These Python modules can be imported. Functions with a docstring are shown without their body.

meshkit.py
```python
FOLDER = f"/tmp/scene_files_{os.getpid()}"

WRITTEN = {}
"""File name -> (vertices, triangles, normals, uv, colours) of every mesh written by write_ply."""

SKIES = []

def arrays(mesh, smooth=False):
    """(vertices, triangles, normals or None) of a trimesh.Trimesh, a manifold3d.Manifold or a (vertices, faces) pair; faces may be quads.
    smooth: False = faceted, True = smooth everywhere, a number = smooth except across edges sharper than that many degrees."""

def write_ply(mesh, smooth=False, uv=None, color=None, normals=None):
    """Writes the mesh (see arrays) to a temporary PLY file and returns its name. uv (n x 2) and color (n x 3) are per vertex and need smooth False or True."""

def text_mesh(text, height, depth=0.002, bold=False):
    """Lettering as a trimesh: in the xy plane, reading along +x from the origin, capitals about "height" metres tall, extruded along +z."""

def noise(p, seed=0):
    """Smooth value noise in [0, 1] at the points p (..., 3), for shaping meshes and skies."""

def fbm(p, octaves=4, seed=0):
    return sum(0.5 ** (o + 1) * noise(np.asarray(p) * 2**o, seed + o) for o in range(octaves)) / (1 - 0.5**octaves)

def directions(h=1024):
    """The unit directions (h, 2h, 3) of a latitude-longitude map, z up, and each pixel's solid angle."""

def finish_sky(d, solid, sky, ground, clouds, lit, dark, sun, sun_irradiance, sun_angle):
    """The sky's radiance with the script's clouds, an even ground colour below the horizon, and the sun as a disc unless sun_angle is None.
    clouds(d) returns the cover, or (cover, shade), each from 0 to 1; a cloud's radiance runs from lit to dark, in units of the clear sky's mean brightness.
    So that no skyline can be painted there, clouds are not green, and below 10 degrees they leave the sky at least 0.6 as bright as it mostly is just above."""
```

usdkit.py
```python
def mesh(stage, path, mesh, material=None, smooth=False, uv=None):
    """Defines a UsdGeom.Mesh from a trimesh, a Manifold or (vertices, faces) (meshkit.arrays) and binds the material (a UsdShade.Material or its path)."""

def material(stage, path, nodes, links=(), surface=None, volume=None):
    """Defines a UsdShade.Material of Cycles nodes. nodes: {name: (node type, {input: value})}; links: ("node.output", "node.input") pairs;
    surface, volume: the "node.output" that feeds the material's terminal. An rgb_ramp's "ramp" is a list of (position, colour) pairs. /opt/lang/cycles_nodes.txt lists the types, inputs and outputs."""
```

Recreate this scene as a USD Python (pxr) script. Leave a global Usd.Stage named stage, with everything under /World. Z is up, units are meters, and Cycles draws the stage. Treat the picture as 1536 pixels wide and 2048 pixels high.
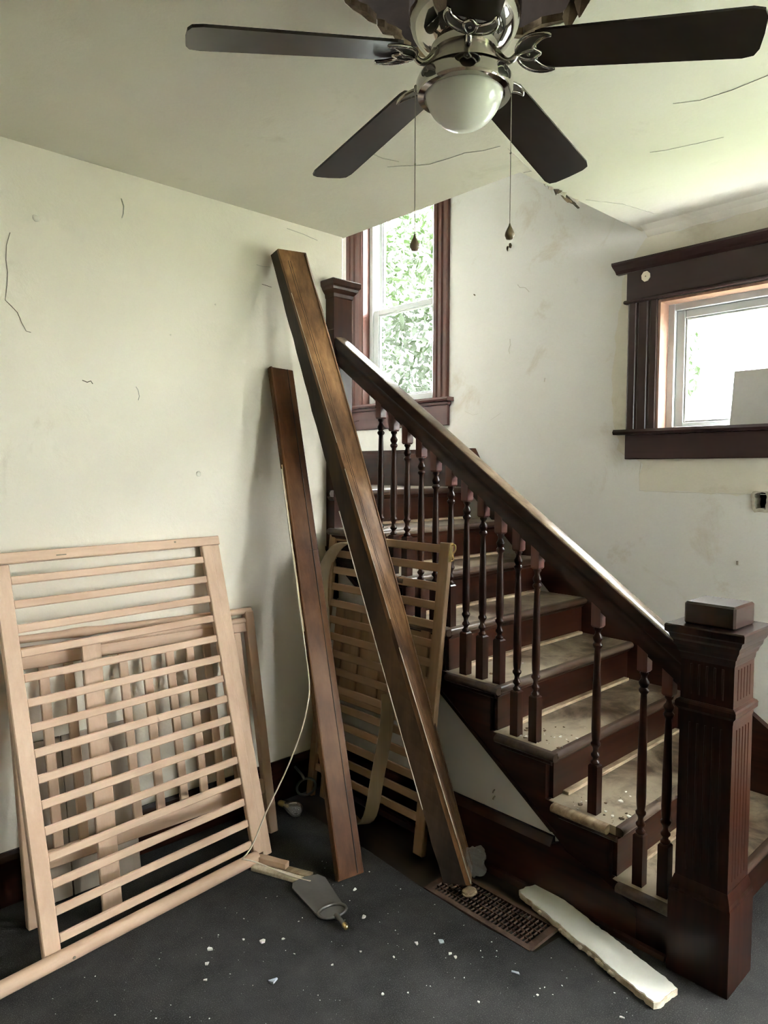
import math, random
import numpy as np, trimesh, usdkit, meshkit
from shapely.geometry import Polygon, Point, LineString, box as sbox
from shapely import affinity
from pxr import Usd, UsdGeom, UsdLux, UsdShade, Gf, Sdf

stage = Usd.Stage.CreateInMemory()
UsdGeom.SetStageUpAxis(stage, "Z"); UsdGeom.SetStageMetersPerUnit(stage, 1.0)
UsdGeom.Xform.Define(stage, "/World"); UsdGeom.Scope.Define(stage, "/World/Looks")
rng = np.random.default_rng(7); random.seed(7)

# ------------------------------------------------------------------ camera, sky, sun, exposure
EXPOSURE = 2.2
cam = UsdGeom.Camera.Define(stage, "/World/camera")
cam.CreateHorizontalApertureAttr(36.0); cam.CreateVerticalApertureAttr(48.0)
cam.CreateFocalLengthAttr(1403.64 / 1536 * 36.0); cam.CreateClippingRangeAttr((0.05, 500.0))
cam.CreateExposureAttr(EXPOSURE)
CR, CU, CF = np.array([.7303, -.6831, .0027]), np.array([.0389, .0454, .9982]), np.array([.6820, .7289, -.0597])
EYE = np.array([0, 0, 1.52])
cam.AddTransformOp().Set(Gf.Matrix4d(*CR, 0, *CU, 0, *(-CF), 0, *EYE, 1))

SKY, SUN = 7.0, 14.0
dome = UsdLux.DomeLight.Define(stage, "/World/sky")
dome.CreateIntensityAttr(SKY); dome.CreateColorAttr(Gf.Vec3f(.95, .96, .99))
sun = UsdLux.DistantLight.Define(stage, "/World/sun")
sun.CreateIntensityAttr(SUN); sun.CreateAngleAttr(4.0); sun.CreateColorAttr(Gf.Vec3f(1, .96, .88))
sun.AddRotateXYZOp().Set(Gf.Vec3f(0, -38, 25))        # from the west, high: lights the yard, not the room

# ------------------------------------------------------------------ helpers
USED = {}
def numbered(path):
    if path not in USED: USED[path] = 0; return path
    USED[path] += 1; return f"{path}_{USED[path]:03d}"
def tag(prim, label=None, cat=None, group=None, kind=None):
    for k, v in (("label", label), ("category", cat), ("group", group), ("kind", kind)):
        if v: prim.SetCustomDataByKey(k, v)
class T:
    """a prim with its world base, so that children are written in world coordinates"""
    def __init__(s, path, base): s.path, s.base = path, np.asarray(base, float)
def thing(name, label, cat, base=(0, 0, 0), group=None, kind=None):
    path = numbered("/World/" + name); x = UsdGeom.Xform.Define(stage, path)
    x.AddTranslateOp().Set(Gf.Vec3d(*map(float, base))); tag(x.GetPrim(), label, cat, group, kind)
    return T(path, base)
def cat_(ms):
    ms = ms if isinstance(ms, (list, tuple)) else [ms]
    return trimesh.util.concatenate([trimesh.Trimesh(np.array(m.vertices), np.array(m.faces), process=False) for m in ms]) if len(ms) > 1 else ms[0]
def part(parent, name, mesh, mat, label=None, smooth=False, kind=None):
    path = numbered(parent.path + "/" + name); m = cat_(mesh)
    v, f = np.array(m.vertices) - parent.base, np.array(m.faces)
    g = usdkit.mesh(stage, path, trimesh.Trimesh(v, f, process=False), mat, smooth=smooth)
    tag(g.GetPrim(), label, None, None, kind)
    return T(path, parent.base)
def group_part(parent, name, label=None):
    path = numbered(parent.path + "/" + name); x = UsdGeom.Xform.Define(stage, path); tag(x.GetPrim(), label)
    return T(path, parent.base)
def solo(name, mesh, mat, label, cat, group=None, kind=None, smooth=False):
    m = cat_(mesh); path = numbered("/World/" + name)
    b = m.bounds; base = np.array([(b[0, 0] + b[1, 0]) / 2, (b[0, 1] + b[1, 1]) / 2, b[0, 2]])
    g = usdkit.mesh(stage, path, trimesh.Trimesh(np.array(m.vertices) - base, np.array(m.faces), process=False), mat, smooth=smooth)
    g.AddTranslateOp().Set(Gf.Vec3d(*map(float, base))); tag(g.GetPrim(), label, cat, group, kind)
    return T(path, base)

def cbox(sx, sy, sz, b=.002):
    """box with chamfered edges about the origin"""
    b = min(b, .45 * min(sx, sy, sz)); P = []
    for i in (-1, 1):
        for j in (-1, 1):
            for k in (-1, 1):
                x, y, z = i * sx / 2, j * sy / 2, k * sz / 2
                P += [(x - i * b, y - j * b, z), (x - i * b, y, z - k * b), (x, y - j * b, z - k * b)]
    return trimesh.convex.convex_hull(np.array(P))
def bx(x0, x1, y0, y1, z0, z1, b=.002):
    m = cbox(abs(x1 - x0), abs(y1 - y0), abs(z1 - z0), b); m.apply_translation([(x0 + x1) / 2, (y0 + y1) / 2, (z0 + z1) / 2]); return m
def fbox(o, ax, ay, az, r0, r1, r2, b=.002):
    """chamfered box in a frame: origin o, unit axes, ranges along each"""
    m = cbox(r0[1] - r0[0], r1[1] - r1[0], r2[1] - r2[0], b)
    c = np.array([sum(r0) / 2, sum(r1) / 2, sum(r2) / 2]); A = np.stack([ax, ay, az], 1)
    v = (np.array(m.vertices) + c) @ A.T + np.asarray(o)
    return trimesh.Trimesh(v, m.faces, process=False)
def unit(v): v = np.asarray(v, float); return v / np.linalg.norm(v)
def bar(a, b, w, h, up=(0, 0, 1), bev=.002):
    """rectangular bar from a to b: w across, h along up"""
    a, b = np.asarray(a, float), np.asarray(b, float); d = unit(b - a); s = unit(np.cross(d, up)); u = np.cross(s, d)
    return fbox(a, d, s, u, (0, np.linalg.norm(b - a)), (-w / 2, w / 2), (-h / 2, h / 2), bev)
def tube(pts, r, sides=8, caps=True):
    p = np.asarray(pts, float); n = len(p); t = np.gradient(p, axis=0); t /= np.linalg.norm(t, axis=1, keepdims=True) + 1e-12
    a = np.zeros_like(t); ref = np.array([0, 0, 1.]) if abs(t[0, 2]) < .9 else np.array([1., 0, 0])
    for i in range(n):
        s = np.cross(t[i], ref); s /= np.linalg.norm(s); a[i] = s; ref = np.cross(s, t[i])
    b = np.cross(t, a); ang = np.arange(sides) * 2 * np.pi / sides; R = np.broadcast_to(r, (n,))
    v = p[:, None] + R[:, None, None] * (np.cos(ang)[None, :, None] * a[:, None] + np.sin(ang)[None, :, None] * b[:, None])
    i, j = np.meshgrid(np.arange(n - 1), np.arange(sides), indexing="ij")
    q = np.stack([i * sides + j, i * sides + (j + 1) % sides, (i + 1) * sides + (j + 1) % sides, (i + 1) * sides + j], -1).reshape(-1, 4)
    f = np.vstack([q[:, [0, 2, 1]], q[:, [0, 3, 2]]]); v = v.reshape(-1, 3)
    if caps:
        k = len(v); v = np.vstack([v, p[0], p[-1]]); e = np.arange(sides)
        f = np.vstack([f, np.stack([np.full(sides, k), e, (e + 1) % sides], 1), np.stack([np.full(sides, k + 1), (n - 1) * sides + (e + 1) % sides, (n - 1) * sides + e], 1)])
    m = trimesh.Trimesh(v, f, process=False); m.fix_normals() if len(f) < 400 else None
    return m
def spline(pts, n=24):
    from scipy.interpolate import CubicSpline
    p = np.asarray(pts, float); s = np.r_[0, np.cumsum(np.linalg.norm(np.diff(p, axis=0), axis=1))]
    return CubicSpline(s, p)(np.linspace(0, s[-1], n))
def lathe(prof, c=(0, 0, 0), sides=32):
    """profile of (radius, z) turned about z at c"""
    prof = np.asarray(prof, float); n = len(prof); ang = np.arange(sides) * 2 * np.pi / sides
    v = np.stack([prof[:, 0, None] * np.cos(ang), prof[:, 0, None] * np.sin(ang), np.repeat(prof[:, 1, None], sides, 1)], -1).reshape(-1, 3) + np.asarray(c)
    i, j = np.meshgrid(np.arange(n - 1), np.arange(sides), indexing="ij")
    q = np.stack([i * sides + j, i * sides + (j + 1) % sides, (i + 1) * sides + (j + 1) % sides, (i + 1) * sides + j], -1).reshape(-1, 4)
    return trimesh.Trimesh(v, np.vstack([q[:, [0, 1, 2]], q[:, [0, 2, 3]]]), process=False)
def square_lathe(prof, c, a=0):
    """profile of (half width, z) swept round a square post"""
    out = lathe(np.array([(r * math.sqrt(2), z) for r, z in prof]), (0, 0, 0), 4)
    v = np.array(out.vertices); k = np.array([[math.cos(math.pi / 4), -math.sin(math.pi / 4), 0], [math.sin(math.pi / 4), math.cos(math.pi / 4), 0], [0, 0, 1]])
    v = v @ k.T + np.asarray(c); n = len(v); f = np.array(out.faces)
    f = np.vstack([f, [[n - 4, n - 3, n - 2], [n - 4, n - 2, n - 1], [0, 2, 1], [0, 3, 2]]])
    return trimesh.Trimesh(v, f, process=False)
def prism(poly, axis, a0, a1):
    """polygon extruded. axis x: (y,z); axis y: (x,z); axis z: (x,y)"""
    if not hasattr(poly, "geom_type"): poly = Polygon(poly)
    ms = []
    for g in getattr(poly, "geoms", [poly]):
        m = trimesh.creation.extrude_polygon(g.buffer(0), a1 - a0, engine="earcut"); v = np.array(m.vertices); v[:, 2] += a0; f = np.array(m.faces)
        if axis == "x": v = v[:, [2, 0, 1]]
        elif axis == "y": v = v[:, [0, 2, 1]]; f = f[:, ::-1]
        ms.append(trimesh.Trimesh(v, f, process=False))
    return cat_(ms)
def frame_prism(poly, o, ax, ay, az, a0, a1):
    m = prism(poly, "z", a0, a1); A = np.stack([ax, ay, az], 1)
    return trimesh.Trimesh(np.array(m.vertices) @ A.T + np.asarray(o), m.faces, process=False)
def ragged(pts, amp, step, seed):
    """polygon outline roughened"""
    r = np.random.default_rng(seed); P = Polygon(pts).exterior; n = max(6, int(P.length / step)); out = []
    for i in range(n):
        q = P.interpolate(i / n, normalized=True); out.append((q.x + r.normal(0, amp), q.y + r.normal(0, amp)))
    return Polygon(out).buffer(0)

# ------------------------------------------------------------------ materials
def mat(name, nodes, links, surface="p.BSDF", volume=None):
    return usdkit.material(stage, "/World/Looks/" + name, nodes, links, surface, volume)
def noisy(name, c1, c2, scale=(4, 4, 4), rough=.6, detail=6, bump=.15, bump_scale=60, lo=.35, hi=.65, spec=.4, metal=0., coat=0., extra=None):
    n = {"g": ("texture_coordinate", {}), "m": ("mapping", {"scale": scale}), "n": ("noise_texture", {"scale": 1., "detail": detail, "roughness": .6}),
         "r": ("rgb_ramp", {"ramp": [(lo, c1), (hi, c2)]}), "n2": ("noise_texture", {"scale": bump_scale, "detail": 4.}),
         "b": ("bump", {"strength": bump, "distance": .004}),
         "p": ("principled_bsdf", {"roughness": rough, "specular_ior_level": spec, "metallic": metal, "coat_weight": coat, "coat_roughness": .15})}
    l = [("g.object", "m.vector"), ("m.vector", "n.vector"), ("n.fac", "r.fac"), ("r.color", "p.base_color"), ("g.object", "n2.vector"), ("n2.fac", "b.height"), ("b.normal", "p.normal")]
    return mat(name, n, l)
def wood(name, c1, c2, c3, axis="z", rough=.45, spec=.45, grain=28, bump=.25, coat=0.):
    s = {"x": (.9, grain, grain), "y": (grain, .9, grain), "z": (grain, grain, .9)}[axis]
    s2 = {"x": (1.2, 5, 5), "y": (5, 1.2, 5), "z": (5, 5, 1.2)}[axis]
    n = {"g": ("texture_coordinate", {}), "m": ("mapping", {"scale": s}), "n": ("noise_texture", {"scale": 1., "detail": 6., "roughness": .65, "distortion": .4}),
         "m2": ("mapping", {"scale": s2}), "n2": ("noise_texture", {"scale": 1., "detail": 5., "roughness": .6}),
         "r": ("rgb_ramp", {"ramp": [(.3, c1), (.7, c2)]}), "r2": ("rgb_ramp", {"ramp": [(.48, (0, 0, 0)), (.72, (1, 1, 1))]}),
         "x": ("mix_color", {"b": c3}), "b": ("bump", {"strength": bump, "distance": .003}), 
         "p": ("principled_bsdf", {"roughness": rough, "specular_ior_level": spec, "coat_weight": coat, "coat_roughness": .2})}
    l = [("g.object", "m.vector"), ("m.vector", "n.vector"), ("n.fac", "r.fac"), ("g.object", "m2.vector"), ("m2.vector", "n2.vector"), ("n2.fac", "r2.fac"),
         ("r2.color", "x.fac"), ("r.color", "x.a"), ("x.result", "p.base_color"), ("n.fac", "b.height"), ("b.normal", "p.normal")]
    return mat(name, n, l)
def flat(name, c, rough=.5, metal=0., spec=.5, **k):
    return mat(name, {"p": ("principled_bsdf", {"base_color": c, "roughness": rough, "metallic": metal, "specular_ior_level": spec, **k})}, [])
def plaster(name, c1, c2, stain, amount=.62):
    n = {"g": ("geometry", {}), "n": ("noise_texture", {"scale": 1.3, "detail": 5., "roughness": .55}), "r": ("rgb_ramp", {"ramp": [(.35, c1), (.65, c2)]}),
         "n2": ("noise_texture", {"scale": 3.1, "detail": 9., "roughness": .68, "distortion": .6}), "r2": ("rgb_ramp", {"ramp": [(amount, (0, 0, 0)), (amount + .16, (1, 1, 1))]}),
         "x": ("mix_color", {"b": stain}), "n3": ("noise_texture", {"scale": 7., "detail": 8., "roughness": .6}), "n4": ("noise_texture", {"scale": 140., "detail": 3.}),
         "b": ("bump", {"strength": .35, "distance": .012}), "b2": ("bump", {"strength": .06, "distance": .002}), "p": ("principled_bsdf", {"roughness": .62, "specular_ior_level": .3})}
    l = [("g.position", "n.vector"), ("n.fac", "r.fac"), ("g.position", "n2.vector"), ("n2.fac", "r2.fac"), ("r2.color", "x.fac"), ("r.color", "x.a"), ("x.result", "p.base_color"),
         ("g.position", "n3.vector"), ("n3.fac", "b.height"), ("g.position", "n4.vector"), ("n4.fac", "b2.height"), ("b.normal", "b2.normal"), ("b2.normal", "p.normal")]
    return mat(name, n, l)
M = {}
M["wall"] = plaster("wall_plaster", (.72, .66, .55), (.76, .71, .61), (.58, .52, .41))
M["wallr"] = plaster("stair_wall_plaster", (.62, .60, .555), (.66, .64, .60), (.52, .46, .37), .58)
M["patch"] = plaster("bare_plaster", (.60, .56, .46), (.64, .60, .50), (.50, .45, .34), .55)
M["ceil"] = plaster("ceiling_plaster", (.73, .69, .58), (.78, .74, .645), (.62, .58, .47), .6)
M["crack"] = flat("crack_dark", (.20, .17, .13), .9)
M["scuff"] = flat("scuff_grey", (.50, .47, .40), .9)
DK = ((.009, .0024, .0013), (.026, .0075, .0036), (.042, .0135, .0065))
for a in "xyz": M["mahog_" + a] = wood("mahogany_" + a, *DK, axis=a, rough=.27, spec=.24, bump=.12)
for a in "xyz": M["brownp_" + a] = wood("painted_casing_" + a, (.022, .010, .0095), (.031, .014, .013), (.038, .019, .017), axis=a, rough=.36, spec=.38, bump=.05)
M["redwood_z"] = wood("window_casing_wood_z", (.045, .013, .008), (.082, .026, .015), (.11, .04, .024), axis="z", rough=.33, bump=.1)
M["redwood_y"] = wood("window_casing_wood_y", (.042, .014, .012), (.07, .026, .021), (.09, .036, .03), axis="y", rough=.38, bump=.1)
M["mahog_top"] = wood("mahogany_polished_top", *DK, axis="x", rough=.22, spec=.7, bump=.05)
M["railtop"] = wood("worn_rail_top", (.10, .065, .038), (.22, .165, .11), (.05, .03, .018), axis="y", rough=.24, spec=.5, grain=24, bump=.06)
M["redblock"] = wood("baluster_block_lit", (.060, .015, .010), (.11, .030, .020), (.14, .05, .036), axis="z", rough=.35, bump=.1)  # redder than the shafts: light on the top blocks put into the colour
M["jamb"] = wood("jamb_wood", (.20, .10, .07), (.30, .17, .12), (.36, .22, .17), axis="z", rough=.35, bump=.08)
M["vinyl"] = flat("white_vinyl", (.46, .48, .47), .35)
M["white_paint"] = flat("white_chip_paint", (.8, .79, .75), .6)
M["carpet"] = mat("dark_carpet", {"g": ("geometry", {}), "n": ("noise_texture", {"scale": 5., "detail": 8., "roughness": .62}), "r": ("rgb_ramp", {"ramp": [(.32, (.026, .0255, .025)), (.70, (.060, .0575, .055))]}),
    "n2": ("noise_texture", {"scale": 260., "detail": 4., "roughness": .7}), "r2": ("rgb_ramp", {"ramp": [(.52, (0, 0, 0)), (.74, (1, 1, 1))]}), "n3": ("noise_texture", {"scale": 2.2, "detail": 4.}), "m": ("math", {"math_type": "multiply"}),
    "x": ("mix_color", {"b": (.20, .195, .185)}), "b": ("bump", {"strength": .9, "distance": .005}), "p": ("principled_bsdf", {"roughness": .95, "specular_ior_level": .1})},
    [("g.position", "n.vector"), ("n.fac", "r.fac"), ("g.position", "n2.vector"), ("n2.fac", "r2.fac"), ("g.position", "n3.vector"), ("r2.color", "m.value1"), ("n3.fac", "m.value2"), ("m.value", "x.fac"), ("r.color", "x.a"), ("x.result", "p.base_color"), ("n2.fac", "b.height"), ("b.normal", "p.normal")])
M["floorwood"] = wood("old_floor_wood", (.014, .009, .006), (.03, .019, .012), (.045, .03, .02), axis="y", rough=.5)
M["pale_x"] = wood("pale_beech_x", (.54, .37, .26), (.62, .44, .32), (.48, .31, .21), axis="x", rough=.55, spec=.3, grain=40, bump=.08)
M["pale_z"] = wood("pale_beech_z", (.54, .37, .26), (.62, .44, .32), (.48, .31, .21), axis="z", rough=.55, spec=.3, grain=40, bump=.08)
M["tan_z"] = wood("tan_beech_z", (.31, .195, .115), (.37, .24, .15), (.25, .155, .09), axis="z", rough=.6, spec=.3, grain=40, bump=.08)
M["tan_y"] = wood("tan_beech_y", (.31, .195, .115), (.37, .24, .15), (.25, .155, .09), axis="y", rough=.6, spec=.3, grain=40, bump=.08)
M["board_grey"] = wood("grey_backing_board", (.30, .25, .20), (.36, .30, .24), (.25, .2, .16), axis="z", rough=.7, spec=.2)
M["veneer"] = wood("bent_strip_wood", (.40, .30, .19), (.47, .37, .25), (.36, .27, .17), axis="z", rough=.55)
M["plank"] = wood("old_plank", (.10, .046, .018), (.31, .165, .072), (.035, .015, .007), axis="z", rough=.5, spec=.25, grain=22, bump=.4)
M["plank_dark"] = wood("old_plank_dark", (.014, .009, .006), (.034, .022, .013), (.085, .046, .022), axis="z", rough=.6, spec=.25, grain=22, bump=.5)  # dark tone paints in the shade on the tall casing's side board
M["plank_red"] = wood("stained_plank", (.042, .0145, .004), (.095, .036, .011), (.14, .066, .026), axis="z", rough=.45, spec=.16, grain=20, bump=.3)
M["edge"] = noisy("split_edge_wood", (.34, .28, .20), (.55, .50, .42), (9, 9, 9), .7)
M["splinter"] = noisy("pale_splinter", (.42, .30, .17), (.58, .46, .30), (9, 9, 9), .7)
M["cord"] = flat("cream_cord", (.56, .49, .38), .6)
M["chrome"] = flat("chrome", (.44, .42, .39), .06, 1.)
M["nickel"] = flat("brushed_nickel", (.46, .42, .37), .24, 1.)
M["brass"] = flat("brass", (.72, .55, .26), .25, 1.)
M["gunmetal"] = flat("dull_grey_metal", (.16, .15, .14), .42, .8)
M["greyblade"] = noisy("grey_painted_sheet", (.10, .095, .09), (.15, .14, .13), (5, 5, 5), .5, spec=.3)
M["blade"] = wood("fan_blade_black", (.010, .006, .005), (.016, .010, .008), (.02, .013, .010), axis="x", rough=.30, spec=.3, bump=.03)
M["opal"] = mat("opal_glass", {"p": ("principled_bsdf", {"base_color": (.74, .73, .67), "roughness": .22, "subsurface_weight": .25, "subsurface_scale": .02, "subsurface_radius": (1, 1, .9)})}, [])
M["drop"] = wood("pull_drop_wood", (.10, .07, .04), (.17, .12, .07), (.2, .15, .09), axis="z", rough=.4)
M["cavity"] = noisy("dark_joist_wood", (.018, .012, .008), (.05, .033, .02), (6, 6, 6), .9)
M["torn"] = noisy("torn_plaster_edge", (.06, .04, .022), (.22, .16, .10), (24, 24, 24), .95, bump=.8)
M["rimplaster"] = noisy("broken_plaster_rim", (.30, .26, .20), (.50, .46, .38), (30, 30, 30), .9, bump=.8)
M["tornpaper"] = noisy("torn_brown_paper", (.07, .042, .026), (.17, .11, .07), (14, 14, 14), .9)
M["rust"] = noisy("rusted_iron", (.060, .035, .025), (.13, .08, .06), (20, 20, 20), .75, metal=.3)
M["pit"] = flat("duct_dark", (.008, .008, .008), .9)
M["chipped"] = noisy("weathered_white_paint", (.70, .68, .62), (.78, .77, .72), (6, 6, 6), .4, spec=.5, lo=.3, hi=.55)
M["rawedge"] = noisy("raw_board_edge", (.40, .32, .22), (.66, .58, .46), (40, 40, 40), .85, bump=.8)
M["chip"] = noisy("plaster_chip", (.60, .58, .53), (.74, .72, .67), (30, 30, 30), .8)
M["chipb"] = noisy("blue_grey_paint_flake", (.30, .33, .37), (.46, .49, .53), (30, 30, 30), .7)
M["tread"] = None
M["strip"] = noisy("tack_strip_wood", (.16, .10, .06), (.40, .31, .20), (8, 30, 30), .8)
M["leafbits"] = noisy("dry_leaf_bits", (.05, .03, .015), (.14, .09, .05), (30, 30, 30), .9)
M["cream"] = flat("cream_ceramic", (.68, .60, .46), .45)
M["card"] = noisy("grey_board", (.36, .35, .33), (.42, .41, .39), (4, 4, 4), .8)
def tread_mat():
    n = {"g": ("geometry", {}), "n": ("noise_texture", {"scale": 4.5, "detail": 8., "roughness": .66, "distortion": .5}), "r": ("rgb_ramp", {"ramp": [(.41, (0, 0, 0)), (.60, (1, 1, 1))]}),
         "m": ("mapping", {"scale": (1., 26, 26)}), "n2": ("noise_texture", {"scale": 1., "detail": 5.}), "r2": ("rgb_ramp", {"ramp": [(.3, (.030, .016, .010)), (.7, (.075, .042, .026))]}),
         "x": ("mix_color", {"b": (.28, .225, .155)}), "sx": ("separate_xyz", {}), "lit_end": ("map_range", {"from_min": 2.05, "from_max": 2.55, "to_min": .16, "to_max": 0., "clamp": True}), "ad": ("math", {"math_type": "add"}), "rr": ("map_range", {"to_min": .25, "to_max": .48}), "b": ("bump", {"strength": .3, "distance": .003}),  # lightens the left tread ends: light falling there painted into the dust mask
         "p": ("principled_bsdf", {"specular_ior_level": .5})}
    l = [("g.position", "n.vector"), ("g.position", "sx.vector"), ("sx.x", "lit_end.value"), ("lit_end.result", "ad.value1"), ("n.fac", "ad.value2"), ("ad.value", "r.fac"), ("g.position", "m.vector"), ("m.vector", "n2.vector"), ("n2.fac", "r2.fac"), ("r.color", "x.fac"), ("r2.color", "x.a"), ("x.result", "p.base_color"),
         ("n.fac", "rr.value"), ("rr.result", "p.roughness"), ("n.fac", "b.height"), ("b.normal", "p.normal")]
    return mat("worn_tread_lit_end", n, l)
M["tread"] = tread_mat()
M["nosing"] = wood("worn_nosing", (.022, .011, .007), (.055, .03, .018), (.15, .115, .08), axis="x", rough=.3, spec=.5, grain=20, bump=.2)
M["panel"] = wood("bounce_cut_panelling", (.16, .11, .08), (.22, .16, .12), (.26, .2, .15), axis="z", rough=.6, spec=.2)  # dark brown chosen to cut bounce off the unseen west wall
M["glass"] = mat("window_glass", {"w": ("layer_weight", {"blend": .5}), "q": ("math", {"math_type": "power", "value2": 4.}), "f": ("math", {"math_type": "multiply_add", "value2": .5, "value3": .03}), "t": ("transparent_bsdf", {"color": (.96, .98, .97)}), "s": ("glossy_bsdf", {"color": (1, 1, 1), "roughness": .02}), "x": ("mix_closure", {})},
                 [("w.facing", "q.value1"), ("q.value", "f.value1"), ("f.value", "x.fac"), ("t.BSDF", "x.closure1"), ("s.BSDF", "x.closure2")], "x.closure")
M["screen"] = mat("insect_screen", {"d": ("diffuse_bsdf", {"color": (.035, .037, .038)}), "t": ("transparent_bsdf", {"color": (1, 1, 1)}), "x": ("mix_closure", {"fac": .30})},
                  [("t.BSDF", "x.closure1"), ("d.BSDF", "x.closure2")], "x.closure")
M["bulb"] = mat("clear_bulb_glass", {"p": ("principled_bsdf", {"base_color": (.9, .9, .88), "roughness": .08, "transmission_weight": .85, "ior": 1.3})}, [])
M["plastic"] = mat("crumpled_film", {"d": ("principled_bsdf", {"base_color": (.5, .48, .44), "roughness": .25}), "t": ("transparent_bsdf", {"color": (.95, .95, .95)}), "x": ("mix_closure", {"fac": .28})},
                   [("t.BSDF", "x.closure1"), ("d.BSDF", "x.closure2")], "x.closure")
def leaf(name, c1, c2):
    return mat(name, {"i": ("geometry", {}), "r": ("rgb_ramp", {"ramp": [(0, c1), (1, c2)]}), "p": ("principled_bsdf", {"roughness": .5}), "t": ("translucent_bsdf", {}), "x": ("mix_closure", {"fac": .45})},
               [("i.random_per_island", "r.fac"), ("r.color", "p.base_color"), ("r.color", "t.color"), ("p.BSDF", "x.closure1"), ("t.BSDF", "x.closure2")], "x.closure")
M["leaf"] = leaf("bright_leaf", (.010, .019, .004), (.046, .078, .020)); M["leaf2"] = leaf("pale_leaf", (.012, .020, .007), (.044, .066, .028))
M["bark"] = noisy("bark", (.10, .08, .06), (.2, .16, .12), (12, 12, 2), .9)
M["lawn"] = noisy("lawn_green", (.065, .098, .030), (.11, .145, .05), (3, 3, 3), .9, bump=.6)
M["siding"] = flat("white_siding", (.82, .82, .80), .6)
M["shingle"] = noisy("grey_shingle", (.030, .031, .034), (.075, .077, .08), (9, 9, 9), .9)

# ------------------------------------------------------------------ the room
XR, XA, YL, YB, ZC = 3.125, 2.19, 2.624, 1.607, 2.622
YE, XW, YN, ZT, FZ = 3.86, -2.2, -2.0, 5.0, -.02
def struct(name, label, cat): return thing(name, label, cat, kind="structure")

# floor: old boards with a dark carpet over most of them
fl = struct("floor", "dark charcoal carpet strewn with white plaster crumbs, bare wood by the stairs", "floor")
part(fl, "floor_boards", bx(XW - .2, XR + .16, YN - .2, YE + .1, -.12, -.006, .001), M["floorwood"])
cp = Polygon([(XW, YN), (XR, YN), (XR, .862), (2.058, .862), (2.052, 1.20), (1.80, 1.225), (1.785, 1.4), (1.79, 1.7), (1.812, 2.02), (1.825, YL), (XW, YL)])
part(fl, "carpet", prism(cp, "z", -.006, .004), M["carpet"])

# left wall
wl = struct("wall_left", "cream plaster wall behind the leaning planks, scuffed and cracked", "wall")
part(wl, "plaster", prism(Polygon([(XW - .2, YL), (XA - .012, YL), (XA, YL + .012), (XA, YL + .11), (XW - .2, YL + .11)]), "z", 0, ZC + .03), M["wall"])
def on_left(p, d=.001): return [(x, YL - d, z) for x, z in p]
def crack(parent, pts, r=.002, m="crack"): part(parent, "crack", tube(pts, r, 5), M[m])
crack(wl, on_left([(.728, 2.314), (.716, 2.27), (.713, 2.221), (.717, 2.18), (.714, 2.138), (.707, 2.087), (.726, 2.07), (.744, 2.052), (.756, 2.02), (.77, 1.993), (.785, 1.99)]), .0012)
crack(wl, on_left([(.955, 1.842), (.972, 1.836), (.985, 1.842), (.992, 1.832)]), .0018)
crack(wl, on_left([(1.155, 1.835), (1.163, 1.823), (1.168, 1.80), (1.163, 1.785)]), .0016, "scuff")
crack(wl, on_left([(1.112, 2.525), (1.121, 2.50), (1.118, 2.47), (1.113, 2.455)]), .0022, "scuff")
crack(wl, on_left([(1.70, 2.40), (1.73, 2.398), (1.77, 2.404)]), .001, "scuff")
crack(wl, on_left([(1.86, 2.59), (1.95, 2.585), (2.03, 2.575)]), .0014, "scuff")
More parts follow.
